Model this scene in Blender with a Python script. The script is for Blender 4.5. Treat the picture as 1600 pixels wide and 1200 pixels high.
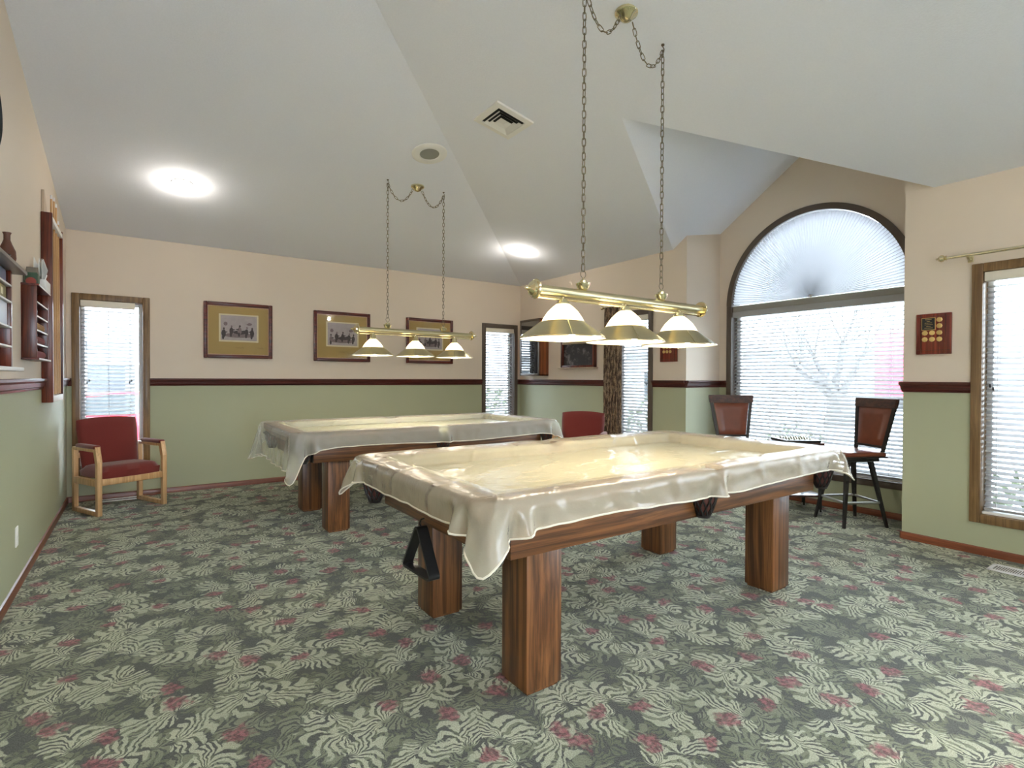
import bpy, bmesh, math, random
from mathutils import Vector, Matrix, noise
random.seed(7)
PI = math.pi
for o in list(bpy.data.objects): bpy.data.objects.remove(o, do_unlink=True)
S = bpy.context.scene
COL = S.collection

# ---------------------------------------------------------------- camera, world, exposure
H = 1.28
FV = Vector((0.57287257, 0.81958186, -0.01012884))
RV = Vector((0.81964064, -0.57286384, 0.00403123))
UV = Vector((0.00249852, 0.01061139, 0.99994058))
cam = bpy.data.cameras.new('camera'); camo = bpy.data.objects.new('camera', cam); COL.objects.link(camo)
M = Matrix.Identity(4)
for i in range(3):
    M[i][0] = RV[i]; M[i][1] = UV[i]; M[i][2] = -FV[i]
M[0][3], M[1][3], M[2][3] = 0, 0, H
camo.matrix_world = M
cam.sensor_width = 36; cam.lens = 832.56 / 1600 * 36; cam.clip_start = .02; cam.clip_end = 300
S.camera = camo

W = bpy.data.worlds.new('sky'); S.world = W; W.use_nodes = True
bg = W.node_tree.nodes['Background']
bg.inputs[0].default_value = (0.78, 0.88, 1.0, 1); bg.inputs[1].default_value = 8.0
S.view_settings.view_transform = 'Standard'; S.view_settings.look = 'None'
S.view_settings.gamma = 1; S.view_settings.exposure = 1.4
S.view_settings.use_curve_mapping = False

WARM = (1.0, 0.90, 0.74)
S.cycles.max_bounces = 14; S.cycles.diffuse_bounces = 8; S.cycles.transparent_max_bounces = 16

# ---------------------------------------------------------------- node helper
class NT:
    def __init__(s, name):
        s.m = bpy.data.materials.new(name); s.m.use_nodes = True
        s.t = s.m.node_tree; s.b = s.t.nodes['Principled BSDF']; s.o = s.t.nodes['Material Output']
    def n(s, k, **kw):
        x = s.t.nodes.new(k)
        for a, b in kw.items(): setattr(x, a, b)
        return x
    def l(s, a, b): s.t.links.new(a, b)
    def put(s, sock, v):
        if isinstance(v, bpy.types.NodeSocket): s.l(v, sock)
        elif v is not None: sock.default_value = v
    def m_(s, op, a, b=None, c=None, clamp=False):
        x = s.n('ShaderNodeMath', operation=op); x.use_clamp = clamp
        s.put(x.inputs[0], a); s.put(x.inputs[1], b)
        if c is not None: s.put(x.inputs[2], c)
        return x.outputs[0]
    def v_(s, op, a, b=None, scale=None):
        x = s.n('ShaderNodeVectorMath', operation=op); s.put(x.inputs[0], a); s.put(x.inputs[1], b)
        if scale is not None: s.put(x.inputs['Scale'], scale)
        return x.outputs[0]
    def mix(s, f, a, b, mode='MIX'):
        x = s.n('ShaderNodeMix', data_type='RGBA', blend_type=mode)
        s.put(x.inputs[0], f); s.put(x.inputs[6], a); s.put(x.inputs[7], b); return x.outputs[2]
    def sm(s, v, a, b):
        x = s.n('ShaderNodeMapRange', interpolation_type='SMOOTHSTEP')
        s.put(x.inputs[0], v); x.inputs[1].default_value = a; x.inputs[2].default_value = b; return x.outputs[0]
    def pos(s): return s.n('ShaderNodeNewGeometry').outputs['Position']
    def obj(s): return s.n('ShaderNodeTexCoord').outputs['Object']
    def noise(s, vec, scale, det=3, rough=.55, col=False):
        x = s.n('ShaderNodeTexNoise'); s.put(x.inputs['Vector'], vec); x.inputs['Scale'].default_value = scale
        x.inputs['Detail'].default_value = det; x.inputs['Roughness'].default_value = rough
        return x.outputs['Color' if col else 'Fac']
    def mapping(s, vec, scale=(1, 1, 1), loc=(0, 0, 0), rot=(0, 0, 0)):
        x = s.n('ShaderNodeMapping'); s.put(x.inputs[0], vec)
        x.inputs['Scale'].default_value = scale; x.inputs['Location'].default_value = loc; x.inputs['Rotation'].default_value = rot
        return x.outputs[0]
    def bump(s, h, st=.3, d=.01):
        x = s.n('ShaderNodeBump'); s.put(x.inputs['Height'], h); x.inputs['Strength'].default_value = st
        x.inputs['Distance'].default_value = d; s.l(x.outputs[0], s.b.inputs['Normal'])
    def set(s, col=None, rough=None, metal=None, **kw):
        if col is not None: s.put(s.b.inputs['Base Color'], col if isinstance(col, bpy.types.NodeSocket) else (*col, 1))
        if rough is not None: s.put(s.b.inputs['Roughness'], rough)
        if metal is not None: s.b.inputs['Metallic'].default_value = metal
        for k, v in kw.items(): s.put(s.b.inputs[k.replace('_', ' ')], v)
        return s
def srgb(r, g, b):
    f = lambda c: (c/255/12.92) if c/255 <= .04045 else ((c/255+.055)/1.055)**2.4
    return (f(r), f(g), f(b))
def plain(name, col, rough=.5, metal=0, var=.06, scale=30, bump=0, **kw):
    t = NT(name)
    nz = t.noise(t.obj(), scale, 3)
    c1 = tuple(c*(1-var) for c in col); c2 = tuple(min(1, c*(1+var)) for c in col)
    t.set(t.mix(nz, (*c1, 1), (*c2, 1)), rough, metal, **kw)
    if bump: t.bump(nz, bump, .004)
    return t.m
def wood(name, c1, c2, axis, scale=1.0, rough=.38, coat=.12):
    t = NT(name); sc = [38*scale]*3; sc[axis] = 1.0*scale
    v = t.mapping(t.obj(), tuple(sc))
    warp = t.noise(t.mapping(t.obj(), tuple(3 if i != axis else .6 for i in range(3))), 1.3, 2, col=True)
    v2 = t.v_('ADD', v, t.v_('SCALE', warp, None, 3.0))
    g = t.noise(v2, 1.0, 6, .65)
    fine = t.noise(t.mapping(t.obj(), tuple(160 if i != axis else 5 for i in range(3))), 1, 2)
    f = t.sm(g, .36, .66)
    c = t.mix(f, (*c1, 1), (*c2, 1))
    c = t.mix(t.m_('MULTIPLY', t.sm(fine, .5, .75), .45), c, (*[x*.5 for x in c1], 1))
    t.set(c, rough, 0, Coat_Weight=coat, Coat_Roughness=.2)
    return t.m

# ---------------------------------------------------------------- materials
OAK1, OAK2 = srgb(74, 44, 24), srgb(136, 88, 50)
wood_z = wood('laminate_wood_upright', OAK1, OAK2, 2)
wood_x = wood('laminate_wood_long', OAK1, OAK2, 0)
wood_y = wood('laminate_wood_cross', OAK1, OAK2, 1)
mah_z = wood('mahogany_upright', srgb(66, 22, 12), srgb(124, 54, 30), 2, rough=.3)
mah_x = wood('mahogany_x', srgb(62, 20, 16), srgb(110, 42, 30), 0, rough=.3)
mah_y = wood('mahogany_y', srgb(62, 20, 16), srgb(110, 42, 30), 1, rough=.3)
redwood = wood('red_brown_plaque_wood', srgb(92, 30, 22), srgb(150, 62, 42), 2, rough=.3)
maple = wood('light_maple', srgb(192, 150, 102), srgb(218, 178, 130), 2, rough=.4)
birch = wood('pale_birch', srgb(186, 164, 140), srgb(208, 190, 166), 2, rough=.45)
rail_m = wood('chair_rail_dark_red', srgb(58, 20, 16), srgb(88, 34, 26), 1, rough=.35)
rail_mx = wood('chair_rail_dark_red_x', srgb(58, 20, 16), srgb(88, 34, 26), 0, rough=.35)
base_m = wood('baseboard_brown', srgb(104, 52, 30), srgb(138, 76, 46), 1, rough=.4)
base_mx = wood('baseboard_brown_x', srgb(104, 52, 30), srgb(138, 76, 46), 0, rough=.4)
winframe = wood('window_trim_brown', srgb(100, 74, 44), srgb(136, 106, 68), 2, rough=.4)
bronze = plain('bronze_trim', srgb(88, 76, 66), .45)
vinyl = plain('white_vinyl', (.78, .78, .78), .35, var=.02)
white = plain('white_paint', (.80, .79, .76), .45, var=.02)
cream_p = plain('cream_paint', (.78, .73, .62), .45, var=.02)
slat_m = plain('blind_slat_white', (.36, .36, .365), .4, var=.02)
black = plain('black_plastic', (.015, .015, .015), .35)
dark_metal = plain('dark_steel', (.045, .042, .04), .35, .7)
leather_brown = plain('brown_leather', srgb(112, 58, 38), .32, var=.25, scale=14, bump=.15)
dkwood = wood('dark_stained_wood', srgb(52, 28, 22), srgb(84, 48, 36), 1, rough=.3)
steel = plain('brushed_steel', (.55, .54, .52), .3, 1)
brass = plain('polished_brass', (.74, .66, .42), .15, 1, var=.03)
brass2 = plain('satin_brass', (.62, .56, .36), .28, 1, var=.03)
chain_m = plain('antique_brass_chain', (.20, .17, .12), .35, 1)
nickel = plain('pale_brass_rod', (.70, .66, .50), .2, 1)
red_fab = plain('burgundy_fabric', srgb(112, 36, 30), .9, var=.25, scale=220, bump=.3, Sheen_Weight=.3)
cloth_g = plain('pool_cloth', srgb(168, 170, 140), .9, var=.05, scale=300)
pocket_l = plain('black_leather_net', (.02, .016, .014), .45)
liner = plain('dark_red_liner', srgb(92, 52, 46), .8)
gold = plain('gold_medal', srgb(214, 184, 120), .28, .6)
ink = plain('ink_black', (.02, .02, .02), .6)
clay = plain('brown_clay', srgb(92, 52, 34), .45, var=.3, scale=12)
mat_gold = plain('olive_gold_mat', srgb(176, 150, 92), .85, var=.06, scale=60)
paper = plain('cream_paper', srgb(222, 212, 180), .8)
photo_bg = plain('photo_print_grey', srgb(178, 168, 170), .7, var=.22, scale=22)
photo_dk = plain('photo_print_dark', srgb(66, 58, 62), .7, var=.35, scale=60)
photo_md = plain('photo_print_mid', srgb(128, 112, 116), .7, var=.3, scale=50)
tissue_m = plain('tissue_white', (.82, .82, .80), .8)
green_box = plain('green_card', srgb(40, 74, 50), .5)
blue_box = plain('blue_card', srgb(96, 106, 140), .5, var=.3)
olive_box = plain('olive_card', srgb(150, 138, 92), .55)
chip_m = plain('rose_chips', srgb(138, 82, 84), .5, var=.25, scale=160)
chip_t = plain('tan_chips', srgb(170, 132, 96), .5, var=.25, scale=160)

def glass_mat(name, tint=(1, 1, 1), gloss=.9):
    t = NT(name); t.t.nodes.remove(t.b)
    tr = t.n('ShaderNodeBsdfTransparent'); tr.inputs[0].default_value = (*tint, 1)
    gl = t.n('ShaderNodeBsdfGlossy'); gl.inputs['Roughness'].default_value = .02
    lw = t.n('ShaderNodeFresnel'); lw.inputs[0].default_value = 1.45
    mx = t.n('ShaderNodeMixShader'); t.l(t.m_('MULTIPLY', lw.outputs[0], gloss), mx.inputs[0])
    t.l(tr.outputs[0], mx.inputs[1]); t.l(gl.outputs[0], mx.inputs[2]); t.l(mx.outputs[0], t.o.inputs[0]); return t.m
pane = glass_mat('window_glass', (.95, .97, .96))
picglass = glass_mat('picture_glass', gloss=.45)

def cover_mat(name, alpha, c1, c2):
    t = NT(name)
    n1 = t.noise(t.mapping(t.obj(), (5, 9, 6), rot=(0, 0, .5)), 1, 5, .6)
    wr = t.n('ShaderNodeTexWave'); t.put(wr.inputs['Vector'], t.mapping(t.obj(), (1, 1, 1), rot=(0, 0, .9)))
    wr.inputs['Scale'].default_value = 1.3; wr.inputs['Distortion'].default_value = 9; wr.inputs['Detail'].default_value = 3
    wr.inputs['Detail Scale'].default_value = 1.2
    ridge = t.m_('POWER', wr.outputs['Fac'], 9.0)
    t.set(t.mix(n1, (*c1, 1), (*c2, 1)), .22, 0, Alpha=alpha)
    t.b.inputs['Specular IOR Level'].default_value = .6
    t.bump(t.m_('ADD', t.m_('MULTIPLY', ridge, .6), t.m_('MULTIPLY', n1, 1.0)), .5, .025)
    return t.m
cover_near = cover_mat('beige_vinyl', .50, srgb(204, 190, 166), srgb(222, 212, 190))
cover_far = cover_mat('clear_vinyl', .38, srgb(214, 212, 200), srgb(232, 230, 220))
hem_m = plain('cover_piping', srgb(226, 218, 200), .5, var=.03)

def wall_mat():
    t = NT('two_tone_wall_paint')
    sp = t.n('ShaderNodeSeparateXYZ'); t.l(t.pos(), sp.inputs[0])
    f = t.m_('GREATER_THAN', sp.outputs[2], 1.225)
    nz = t.noise(t.pos(), 1.4, 2)
    lo = t.mix(nz, (*srgb(164, 167, 138), 1), (*srgb(170, 173, 145), 1))
    up = t.mix(nz, (*srgb(218, 203, 186), 1), (*srgb(222, 208, 191), 1))
    t.set(t.mix(f, lo, up), .6); t.bump(t.noise(t.pos(), 160, 2), .06, .003); return t.m
wall_m = wall_mat()
def ceil_mat():
    t = NT('stippled_ceiling'); n = t.noise(t.pos(), 90, 3, .7)
    t.set(t.mix(n, (*srgb(226, 229, 238), 1), (*srgb(236, 239, 248), 1)), .9); t.bump(n, .25, .006); return t.m
ceil_m = ceil_mat()

def carpet_mat():
    t = NT('leaf_patterned_carpet'); P0 = t.pos()
    sp0 = t.n('ShaderNodeSeparateXYZ'); t.l(P0, sp0.inputs[0])
    cb = t.n('ShaderNodeCombineXYZ'); t.l(sp0.outputs[0], cb.inputs[0]); t.l(sp0.outputs[1], cb.inputs[1])
    P = cb.outputs[0]
    wob = t.v_('SCALE', t.v_('SUBTRACT', t.noise(P, 9.0, 3, col=True), (.5, .5, .5)), None, .11)
    P = t.v_('ADD', P, wob)
    def layer(scale, off, k=9.0, size=.66):
        q = t.mapping(P, (scale, scale, 1), (off, off*1.7, 0))
        vo = t.n('ShaderNodeTexVoronoi', voronoi_dimensions='2D', feature='F1'); t.l(q, vo.inputs['Vector']); vo.inputs['Scale'].default_value = 1
        vo.inputs['Randomness'].default_value = .85
        d = t.v_('SUBTRACT', q, vo.outputs['Position'])
        s1 = t.n('ShaderNodeSeparateXYZ'); t.l(d, s1.inputs[0])
        cs = t.n('ShaderNodeSeparateXYZ'); t.l(vo.outputs['Color'], cs.inputs[0])
        a = t.m_('MULTIPLY', cs.outputs[0], 2*PI); ca = t.m_('COSINE', a); sa = t.m_('SINE', a)
        X = t.m_('ADD', t.m_('MULTIPLY', s1.outputs[0], ca), t.m_('MULTIPLY', s1.outputs[1], sa))
        Y = t.m_('SUBTRACT', t.m_('MULTIPLY', s1.outputs[1], ca), t.m_('MULTIPLY', s1.outputs[0], sa))
        sg = t.m_('SUBTRACT', t.m_('MULTIPLY', t.m_('GREATER_THAN', cs.outputs[1], .5), 2), 1)
        u = t.m_('ADD', X, .42)
        Yb = t.m_('ADD', Y, t.m_('MULTIPLY', sg, t.m_('MULTIPLY', t.m_('MULTIPLY', u, u), .95)))
        r = t.m_('SQRT', t.m_('ADD', t.m_('MULTIPLY', u, u), t.m_('MULTIPLY', Yb, Yb)))
        th = t.m_('ARCTAN2', Yb, u)
        ath = t.m_('ABSOLUTE', th)
        R = t.m_('ADD', t.m_('MULTIPLY', t.m_('COSINE', t.m_('MULTIPLY', ath, .85)), size), .22)
        ph = t.m_('MULTIPLY', t.m_('SUBTRACT', ath, t.m_('MULTIPLY', r, 1.5)), k)
        st = t.m_('SINE', ph)
        lobe = t.m_('ADD', R, t.m_('MULTIPLY', st, .07))
        inside = t.sm(t.m_('SUBTRACT', lobe, r), 0.0, .05)
        line = t.sm(st, -.50, .10)
        bare = t.sm(r, .05, .14)
        ang = t.sm(t.m_('SUBTRACT', 1.75, ath), 0, .15)
        msk = t.m_('MULTIPLY', t.m_('MULTIPLY', inside, line), t.m_('MULTIPLY', bare, ang))
        tone = t.m_('SUBTRACT', 1.0, t.m_('MULTIPLY', r, .55))
        return msk, tone, cs.outputs[2]
    m1, t1, r1 = layer(4.6, 0.0, 19, .66)
    m2, t2, r2 = layer(6.4, 5.3, 16, .66)
    m3, t3, r3 = layer(9.5, 11.7, 13, .55)
    fib = t.sm(t.noise(P0, 190, 3, .7), .3, .7)
    g = t.mix(fib, (*srgb(38, 40, 34), 1), (*srgb(96, 98, 88), 1))
    olive, sage, cream = (*srgb(112, 118, 88), 1), (*srgb(146, 152, 124), 1), (*srgb(212, 214, 184), 1)
    c = t.mix(t.m_('MULTIPLY', m3, .85), g, olive)
    c = t.mix(t.m_('MULTIPLY', m2, .9), c, t.mix(t2, olive, sage))
    c = t.mix(t.m_('MULTIPLY', m1, .95), c, t.mix(t1, sage, cream))
    # roses
    q = t.mapping(P, (4.6, 4.6, 1), (3.1, 9.4, 0))
    vo = t.n('ShaderNodeTexVoronoi', voronoi_dimensions='2D', feature='F1'); t.l(q, vo.inputs['Vector']); vo.inputs['Scale'].default_value = 1
    cs = t.n('ShaderNodeSeparateXYZ'); t.l(vo.outputs['Color'], cs.inputs[0])
    pet = t.noise(P0, 26, 3, .6)
    dd = t.m_('ADD', vo.outputs['Distance'], t.m_('MULTIPLY', t.m_('SUBTRACT', pet, .5), .42))
    rm = t.m_('MULTIPLY', t.m_('SUBTRACT', 1.0, t.sm(dd, .12, .24)), t.m_('GREATER_THAN', cs.outputs[0], .42))
    rc = t.mix(t.sm(t.noise(P0, 48, 2), .42, .6), (*srgb(104, 42, 52), 1), (*srgb(176, 96, 104), 1))
    c = t.mix(t.m_('MULTIPLY', rm, .85), c, rc)
    c = t.mix(t.m_('MULTIPLY', t.sm(t.noise(P0, 260, 2, .7), .46, .62), .50), c, (*srgb(52, 54, 48), 1))
    t.set(c, .95, Sheen_Weight=.2)
    t.bump(t.m_('ADD', fib, t.m_('MULTIPLY', m1, .5)), .5, .006)
    return t.m
carpet = carpet_mat()

def curtain_mat():
    t = NT('patterned_drape'); v = t.obj()
    n = t.noise(t.mapping(v, (1, 1, .22)), 60, 3, .6); n2 = t.noise(v, 90, 2)
    c = t.mix(t.sm(n, .42, .6), (*srgb(78, 62, 50), 1), (*srgb(168, 142, 112), 1))
    c = t.mix(t.m_('MULTIPLY', t.sm(n2, .52, .6), .6), c, (*srgb(70, 46, 42), 1)); t.set(c, .85); return t.m
curt_m = curtain_mat()
def translucent(name, col, mixf=.5):
    t = NT(name); t.set(col, .8)
    tl = t.n('ShaderNodeBsdfTranslucent'); tl.inputs[0].default_value = (*col, 1)
    mx = t.n('ShaderNodeMixShader'); mx.inputs[0].default_value = mixf
    t.l(t.b.outputs[0], mx.inputs[1]); t.l(tl.outputs[0], mx.inputs[2]); t.l(mx.outputs[0], t.o.inputs[0]); return t.m
fan_m = translucent('pleated_white_fabric', (.38, .38, .39), .64)
def emit(name, col, e):
    t = NT(name); t.set(col, .4); t.b.inputs['Emission Color'].default_value = (*col, 1); t.b.inputs['Emission Strength'].default_value = e; return t.m
opal = translucent('opal_glass', (.90, .86, .76), .6)
bulb_m = emit('lit_bulb', (1.0, .86, .6), 12)
lens_m = emit('lit_lens', (1.0, .95, .84), 8)

# ---------------------------------------------------------------- geometry helpers
def nb(): return bmesh.new()
def xf(bm, vs, M):
    if M is not None: bmesh.ops.transform(bm, matrix=M, verts=vs)
def box(bm, a, b, bev=0, M=None, mi=0, seg=2):
    r = bmesh.ops.create_cube(bm, size=1); vs = r['verts']
    c = [(a[i]+b[i])/2 for i in range(3)]; s = [max(1e-5, abs(b[i]-a[i])) for i in range(3)]
    for v in vs: v.co = Vector((v.co.x*s[0]+c[0], v.co.y*s[1]+c[1], v.co.z*s[2]+c[2]))
    fs = {f for v in vs for f in v.link_faces}
    if bev:
        es = list({e for v in vs for e in v.link_edges})
        rr = bmesh.ops.bevel(bm, geom=es, offset=min(bev, min(s)*.45), segments=seg, affect='EDGES', profile=.5)
        vs = list({v for f in rr['faces'] for v in f.verts} | {v for v in vs if v.is_valid})
        fs = {f for v in vs for f in v.link_faces}
    for f in fs: f.material_index = mi
    xf(bm, vs, M); return vs
def frustum(bm, p0, s0, p1, s1, mi=0, bev=0):
    """tapered square bar between two centres; s = (sx, sy)"""
    vs = []
    for p, s in ((p0, s0), (p1, s1)):
        for dx, dy in ((-1, -1), (1, -1), (1, 1), (-1, 1)):
            vs.append(bm.verts.new((p[0]+dx*s[0]/2, p[1]+dy*s[1]/2, p[2])))
    fs = [bm.faces.new(vs[0:4][::-1]), bm.faces.new(vs[4:8])]
    for i in range(4): j = (i+1) % 4; fs.append(bm.faces.new((vs[i], vs[j], vs[4+j], vs[4+i])))
    for f in fs: f.material_index = mi
    bmesh.ops.recalc_face_normals(bm, faces=fs)
    return vs
def tube(bm, pts, r, n=8, closed=False, mi=0, caps=True):
    pts = [Vector(p) for p in pts]; N = len(pts)
    rs = r if isinstance(r, (list, tuple)) else [r]*N
    rings = []; up = None
    for i, p in enumerate(pts):
        a = pts[(i-1) % N] if (closed or i > 0) else p; b = pts[(i+1) % N] if (closed or i < N-1) else p
        T = (b-a)
        if T.length < 1e-9: T = Vector((0, 0, 1))
        T.normalize()
        if up is None: up = Vector((0, 0, 1)) if abs(T.z) < .9 else Vector((1, 0, 0))
        u = (up - T*up.dot(T))
        if u.length < 1e-6: u = T.orthogonal()
        u.normalize(); w = T.cross(u); up = u
        rings.append([bm.verts.new(p + (u*math.cos(2*PI*k/n) + w*math.sin(2*PI*k/n))*rs[i]) for k in range(n)])
    for i in range(N if closed else N-1):
        A, B = rings[i], rings[(i+1) % N]
        for k in range(n):
            f = bm.faces.new((A[k], A[(k+1) % n], B[(k+1) % n], B[k])); f.material_index = mi; f.smooth = True
    if caps and not closed:
        for R_ in (rings[0][::-1], rings[-1]):
            f = bm.faces.new(R_); f.material_index = mi
def lathe(bm, prof, n=24, c=(0, 0, 0), M=None, mi=0, caps=True):
    rings = []
    for r, z in prof:
        rings.append([bm.verts.new((c[0]+r*math.cos(2*PI*k/n), c[1]+r*math.sin(2*PI*k/n), c[2]+z)) for k in range(n)])
    allv = [v for R_ in rings for v in R_]
    for i in range(len(rings)-1):
        for k in range(n):
            f = bm.faces.new((rings[i][k], rings[i][(k+1) % n], rings[i+1][(k+1) % n], rings[i+1][k])); f.material_index = mi; f.smooth = True
    if caps:
        for R_ in (rings[0][::-1], rings[-1]):
            f = bm.faces.new(R_); f.material_index = mi
    xf(bm, allv, M); return allv
def prism(bm, poly, d0, d1, plane='xz', mi=0, M=None):
    """polygon in a plane, extruded along the remaining axis"""
    def mk(p, d):
        if plane == 'xz': return (p[0], d, p[1])
        if plane == 'yz': return (d, p[0], p[1])
        return (p[0], p[1], d)
    A = [bm.verts.new(mk(p, d0)) for p in poly]; B = [bm.verts.new(mk(p, d1)) for p in poly]
    fs = [bm.faces.new(A), bm.faces.new(B[::-1])]
    for i in range(len(poly)):
        j = (i+1) % len(poly); fs.append(bm.faces.new((A[j], A[i], B[i], B[j])))
    for f in fs: f.material_index = mi
    bmesh.ops.recalc_face_normals(bm, faces=fs)
    xf(bm, A+B, M); return A+B
def link(name, bm, mats, parent=None, smooth=35, loc=None, M=None):
    me = bpy.data.meshes.new(name)
    if M is not None: bmesh.ops.transform(bm, matrix=M, verts=bm.verts)
    bm.to_mesh(me); bm.free()
    for m in (mats if isinstance(mats, (list, tuple)) else [mats]): me.materials.append(m)
    if smooth:
        me.polygons.foreach_set('use_smooth', [True]*len(me.polygons)); me.set_sharp_from_angle(angle=math.radians(smooth))
    o = bpy.data.objects.new(name, me); COL.objects.link(o)
    if parent is not None: o.parent = parent
    if loc is not None: o.location = loc
    return o
def tag(o, label=None, cat=None, group=None, kind=None):
    if label: o['label'] = label
    if cat: o['category'] = cat
    if group: o['group'] = group
    if kind: o['kind'] = kind
    return o
def thing(name, loc, label, cat, rz=0, group=None):
    o = bpy.data.objects.new(name, None); COL.objects.link(o); o.location = loc; o.rotation_euler = (0, 0, rz)
    o.empty_display_size = .1
    return tag(o, label, cat, group)
def struct(name, bm, mats, smooth=30, parent=None):
    o = link(name, bm, mats, parent, smooth)
    if parent is None: o['kind'] = 'structure'
    return o
def part(p, name, fn, mats, smooth=35, label=None):
    bm = nb(); fn(bm); o = link(name, bm, mats, p, smooth)
    if label: o['label'] = label
    return o
def copy_tree(o, parent=None):
    c = o.copy(); COL.objects.link(c); c.parent = parent
    for ch in list(o.children): copy_tree(ch, c)
    return c

# ---------------------------------------------------------------- the room shell
XL, YB, XR = -0.609, 7.009, 5.063
Y0 = -2.6
NY0, NY1, XN = 1.719, 3.811, 5.695
CZ = 2.778; SL = .195; DS = .18; DG = .655
T = .16
WZ0, WZ1 = .235, 2.137
FW = .065                                  # window casing width
def P1z(y): return CZ + SL*(YB-y)
def P2z(x): return CZ + SL*(XR-x)
def Dz(x, y): return 2.902 + DS*(x-XR) + DG*((NY1-y) if y >= (NY0+NY1)/2 else (y-NY0))

b = nb(); box(b, (XL-.3, Y0-.3, -.12), (XN+.3, YB+.3, 0)); struct('floor', b, carpet)
def holes_wall(b, axis, pos0, pos1, u0, u1, z0, z1, holes):
    """wall slab along axis ('x' or 'y') with rectangular holes [(ua, ub, za, zb)]"""
    us = sorted({u0, u1, *[h[0] for h in holes], *[h[1] for h in holes]})
    for a, c in zip(us[:-1], us[1:]):
        m = (a+c)/2; zs = [(z0, z1)]
        for h in holes:
            if h[0] < m < h[1]: zs = [(z0, h[2]), (h[3], z1)]
        for q0, q1 in zs:
            if axis == 'x': box(b, (a, pos0, q0), (c, pos1, q1))
            else: box(b, (pos0, a, q0), (pos1, c, q1))
    bmesh.ops.remove_doubles(b, verts=b.verts, dist=1e-5)
i_ = .02
W1 = (-.566, .093); W2 = (4.328, 4.995); W3 = (4.283, 4.95); W4 = (.36, 1.29)
hz = (WZ0+i_, WZ1-i_)
b = nb(); holes_wall(b, 'x', YB, YB+T, XL-T, XR+T, 0, 2.775, [(W1[0]+i_, W1[1]-i_, *hz), (W2[0]+i_, W2[1]-i_, *hz)]); struct('wall_back', b, wall_m, 0)
b = nb(); box(b, (XL-T, Y0-T, 0), (XL, YB, 4.1)); struct('wall_left', b, wall_m, 0)
b = nb(); holes_wall(b, 'y', XR, XR+T, NY1, YB, 0, 2.95, [(W3[0]+i_, W3[1]-i_, *hz)]); struct('wall_right_far', b, wall_m, 0)
b = nb(); holes_wall(b, 'y', XR, XR+T, Y0, NY0, 0, 2.95, [(W4[0]+i_, W4[1]-i_, *hz), (-2.38, -.12, *hz)]); struct('wall_right_near', b, wall_m, 0)  # second hole lets daylight in through the added unseen window
b = nb(); holes_wall(b, 'x', Y0-T, Y0, XL, XR+T, 0, 4.6, [(-.3, .9, .0, 2.1)]); struct('wall_front', b, wall_m, 0)  # opening out of view, added to bring in daylight from behind
b = nb(); box(b, (XR+T, NY1, 0), (XN+T, NY1+T, 3.3)); struct('wall_niche_left', b, wall_m, 0)
b = nb(); box(b, (XR+T, NY0-T, 0), (XN+T, NY0, 3.3)); struct('wall_niche_right', b, wall_m, 0)
# arched niche wall
AC = 2.765; AR = .942; AZ = 2.137; AB = .276
b = nb()
ra = AR-i_
ys = [NY0, AC-ra] + [AC - ra*math.cos(PI*k/40) for k in range(1, 40)] + [AC+ra, NY1]
for a, c in zip(ys[:-1], ys[1:]):
    if a < AC-ra-1e-6 or c > AC+ra+1e-6: box(b, (XN, a, 0), (XN+T, c, 3.9)); continue
    box(b, (XN, a, 0), (XN+T, c, AB+i_))
    za = AZ+math.sqrt(max(0, ra*ra-(a-AC)**2)); zc = AZ+math.sqrt(max(0, ra*ra-(c-AC)**2))
    prism(b, [(a, za), (c, zc), (c, 3.9), (a, 3.9)], XN, XN+T, 'yz')
bmesh.ops.remove_doubles(b, verts=b.verts, dist=1e-5)
struct('wall_niche_back', b, wall_m, 0)
# ceilings
def poly(b, pts):
    f = b.faces.new([b.verts.new(p) for p in pts]); bmesh.ops.triangulate(b, faces=[f])
ax = XR - (2.902+DG*(NY1-AC)-CZ)/(SL+DS)
ya, yb = NY1+(2.902-CZ)/DG, NY0-(2.902-CZ)/DG
cz_ = lambda x, y: (x, y, min(P1z(y), P2z(x)))
hy = YB-(XR-XL)
b = nb(); poly(b, [cz_(XR+.02, YB+.02), (XL-.02, YB+.02, P1z(YB+.02)), cz_(XL-.02, hy-.02)])
struct('ceiling_back', b, ceil_m, 0)
b = nb(); hy = YB-(XR-XL)
poly(b, [(XR+.02, YB+.02, P2z(XR+.02)), (XL-.02, hy-.02, P2z(XL-.02)), (XL-.02, Y0-.02, P2z(XL-.02)), (XR+.02, Y0-.02, P2z(XR+.02)), (XR+.02, yb, P2z(XR+.02)), (XR, yb, CZ), (ax, AC, P2z(ax)), (XR, ya, CZ), (XR+.02, ya, P2z(XR+.02))])
struct('ceiling_right', b, ceil_m, 0)
b = nb()
e = .03
poly(b, [(XR, ya, CZ), (ax, AC, P2z(ax)), (XN+e, AC, Dz(XN+e, AC)), (XN+e, NY1-.0, Dz(XN+e, NY1)), (XR, NY1, Dz(XR, NY1))])
poly(b, [(XR, yb, CZ), (ax, AC, P2z(ax)), (XN+e, AC, Dz(XN+e, AC)), (XN+e, NY0, Dz(XN+e, NY0)), (XR, NY0, Dz(XR, NY0))][::-1])
struct('ceiling_dormer', b, ceil_m, 0)
# sealing roof above so that no sky light leaks
b = nb(); box(b, (XL-.4, Y0-.4, 4.65), (XN+.4, YB+.4, 4.75)); struct('ceiling_light_seal', b, ceil_m, 0)

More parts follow.
